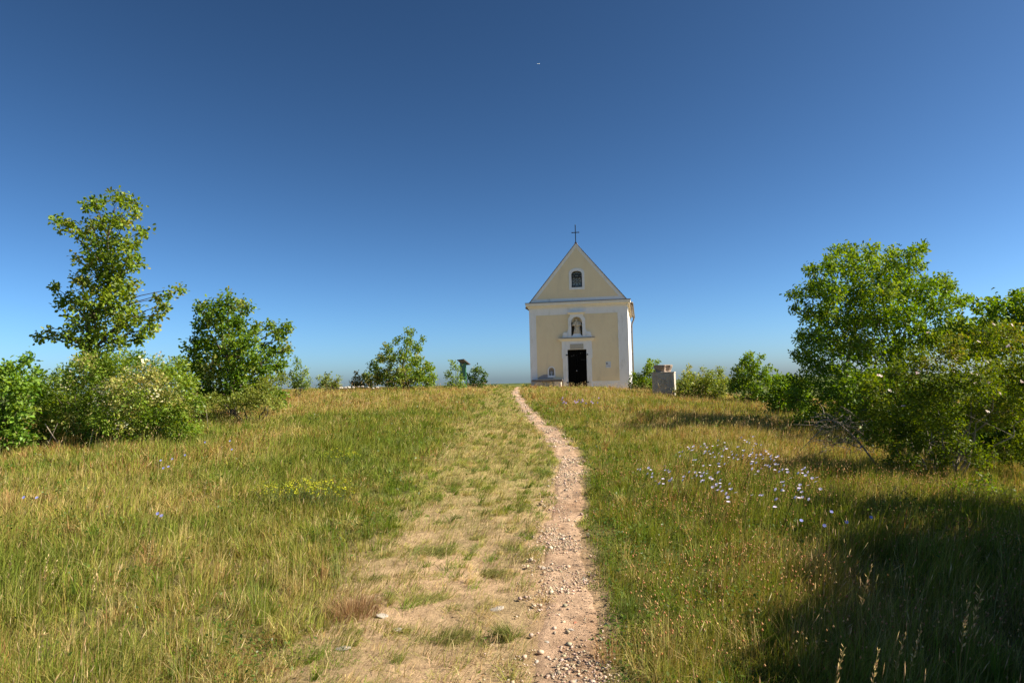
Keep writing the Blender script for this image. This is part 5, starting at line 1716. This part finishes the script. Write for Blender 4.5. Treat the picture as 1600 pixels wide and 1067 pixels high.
# ------------------------------------------------------------------ pedestal with a capital on top
Yp = 28.0
pb = at(1037, 617, Yp)
wp = 34 / F * Yp / 2
zb = float(zsurf(pb[0], pb[1]))
topz = at(1037, 581, Yp)[2]
hp = topz - zb + 0.2
bm = bmesh.new()
add_box(bm, -wp, wp, 0, 0.75, -0.2, topz - zb - 0.05, 0.012)
ped = link('stone_pedestal', bm_mesh('stone_pedestal', bm), M['stone'])
ped.location = (pb[0], pb[1], zb)
ped.rotation_euler = (0, 0, -R(18))
tag(ped, 'square grey stone pedestal with carved front in dry grass right of the chapel', 'pedestal')
bm = bmesh.new()
add_box(bm, -wp - 0.012, wp + 0.012, -0.012, 0.762, topz - zb - 0.049, topz - zb, 0.008)
link('top_slab', bm_mesh('top_slab', bm), M['stone'], ped)
# relief: sunk field border with a spread form inside
bm = bmesh.new()
zt, zl = topz - zb - 0.12, 0.12
for (x0, x1, z0, z1) in [(-wp * .68, -wp * .62, zl, zt), (wp * .62, wp * .68, zl, zt), (-wp * .615, wp * .615, zt - 0.03, zt)]:
    add_box(bm, x0, x1, -0.018, 0.002, z0, z1, 0.004)
zc = (zt + zl) / 2 + 0.08
for s in (-1, 1):
    add_tube(bm, [(s * 0.05, -0.005, zc + 0.08), (s * 0.16, 0.005, zc + 0.20), (s * 0.27, -0.005, zc + 0.24)], [0.03, 0.03, 0.012], 6)
    add_tube(bm, [(s * 0.05, -0.005, zc - 0.06), (s * 0.15, 0.005, zc - 0.16), (s * 0.26, -0.005, zc - 0.26)], [0.03, 0.035, 0.012], 6)
    add_tube(bm, [(s * 0.06, -0.005, zc), (s * 0.2, 0.002, zc + 0.03)], [0.03, 0.012], 6)
add_tube(bm, [(0, 0.02, zc + 0.22), (0, 0.02, zc + 0.12), (0, 0.025, zc - 0.05), (0, 0.02, zc - 0.22)], [0.02, 0.045, 0.05, 0.02], 8)
link('carved_relief', bm_mesh('carved_relief', bm), M['stone'], ped)
# capital: eight-sided bowl shaped block, wider at the top, notched right side
bm = bmesh.new()
rg = []
hcap = 11 / F * Yp
wc = 28 / F * Yp / 2
for (z_, k_) in [(0.0, 0.82), (0.05, 0.84), (hcap * 0.55, 0.97), (hcap * 0.72, 1.03), (hcap * 0.95, 1.04), (hcap, 0.99)]:
    ring = []
    for i in range(24):
        t = 2 * PI * i / 24
        e = 1 / max(abs(math.cos(t)), abs(math.sin(t)), (abs(math.cos(t)) + abs(math.sin(t))) * 0.78)
        rr_ = wc * k_ * e * (1 + 0.05 * (random.random() - 0.5)) * (0.80 if i in (20, 21) and z_ < hcap * 0.8 and z_ > 0 else 1)
        ring.append(bm.verts.new((rr_ * math.cos(t), rr_ * math.sin(t), z_ + (0.012 * (random.random() - .5) if z_ > 0 else 0))))
    rg.append(ring)
for i in range(len(rg) - 1):
    for k_ in range(24):
        bm.faces.new((rg[i][k_], rg[i][(k_ + 1) % 24], rg[i + 1][(k_ + 1) % 24], rg[i + 1][k_]))
bm.faces.new(rg[0][::-1]); bm.faces.new(rg[-1])
cp = link('stone_capital', bm_mesh('stone_capital', bm), M['brownstone'])
cp.location = (pb[0] + 0.37 * math.sin(R(18)) - 0.02, pb[1] + 0.37 * math.cos(R(18)), topz)
cp.rotation_euler = (0, 0, -R(18))
tag(cp, 'chipped brown stone capital lying on top of the grey pedestal', 'capital')

# information board on the crest
ib = at(724, 600, 33.5)
izb = float(zsurf(ib[0], ib[1]))
br = empty('information_board', (ib[0], ib[1], izb), R(113))
tag(br, 'dark green roofed information board seen from its side among shrubs on the crest', 'sign')
ztop = at(724, 563, 33.5)[2] - izb
bm = bmesh.new()
for s in (-1, 1):
    add_box(bm, s * 0.40 - 0.02, s * 0.40 + 0.02, -0.02, 0.02, -0.2, ztop - 0.1, 0.005)
link('post_pair', bm_mesh('post_pair', bm), M['green'], br)
bm = bmesh.new()
add_box(bm, -0.38, 0.38, -0.02, 0.02, ztop - 0.95, ztop - 0.16, 0.004)
link('panel', bm_mesh('panel', bm), M['green'], br)
bm = bmesh.new()
add_box(bm, -0.52, 0.52, -0.26, 0.16, -0.02, 0.02)
bmesh.ops.rotate(bm, cent=(0, 0, 0), matrix=Matrix.Rotation(R(38), 3, 'X'), verts=bm.verts)
bmesh.ops.translate(bm, vec=(0, 0.0, ztop - 0.06), verts=bm.verts)
link('roof', bm_mesh('roof', bm), M['wood'], br)

# ------------------------------------------------------------------ aeroplane, tiny, high up
pd_ = ray(841, 100)
pp = CAM + pd_ * 7500
bm = bmesh.new()
add_tube(bm, [(-17, 0, 0), (-15, 0, 0), (-11, 0, 0), (10, 0, 0), (16, 0, 0.8), (19, 0, 1.4)], [0.3, 1.4, 1.9, 1.9, 1.1, 0.3], 12)
ap = bpy.data.meshes.new('x')
air = empty('aeroplane', tuple(pp), R(200))
air.rotation_euler = (R(12), R(-8), R(28))
tag(air, 'tiny white aeroplane high in the blue sky above the chapel', 'aeroplane')
link('fuselage', bm_mesh('fuselage', bm, True), M['alu'], air)
for s in (-1, 1):
    bm = bmesh.new()
    v = [bm.verts.new(c) for c in [(-4, s * 1.5, -0.6), (3, s * 1.5, -0.6), (7.5, s * 17, 0.6), (5.5, s * 17, 0.6)]]
    v2 = [bm.verts.new((q.co.x, q.co.y, q.co.z + 0.5)) for q in v]
    bm.faces.new(v); bm.faces.new(v2[::-1])
    for i in range(4):
        bm.faces.new((v[i], v[(i + 1) % 4], v2[(i + 1) % 4], v2[i]))
    link('wing', bm_mesh('wing', bm), M['alu'], air)
bm = bmesh.new()
add_prism(bm, [(13, 1.5), (18, 1.5), (20, 7.5), (17.5, 7.5)], -0.25, 0.25)
link('tail_fin', bm_mesh('tail_fin', bm), M['alu'], air)
print('tris', sum(len(o.data.polygons) for o in bpy.data.objects if o.type == 'MESH'))
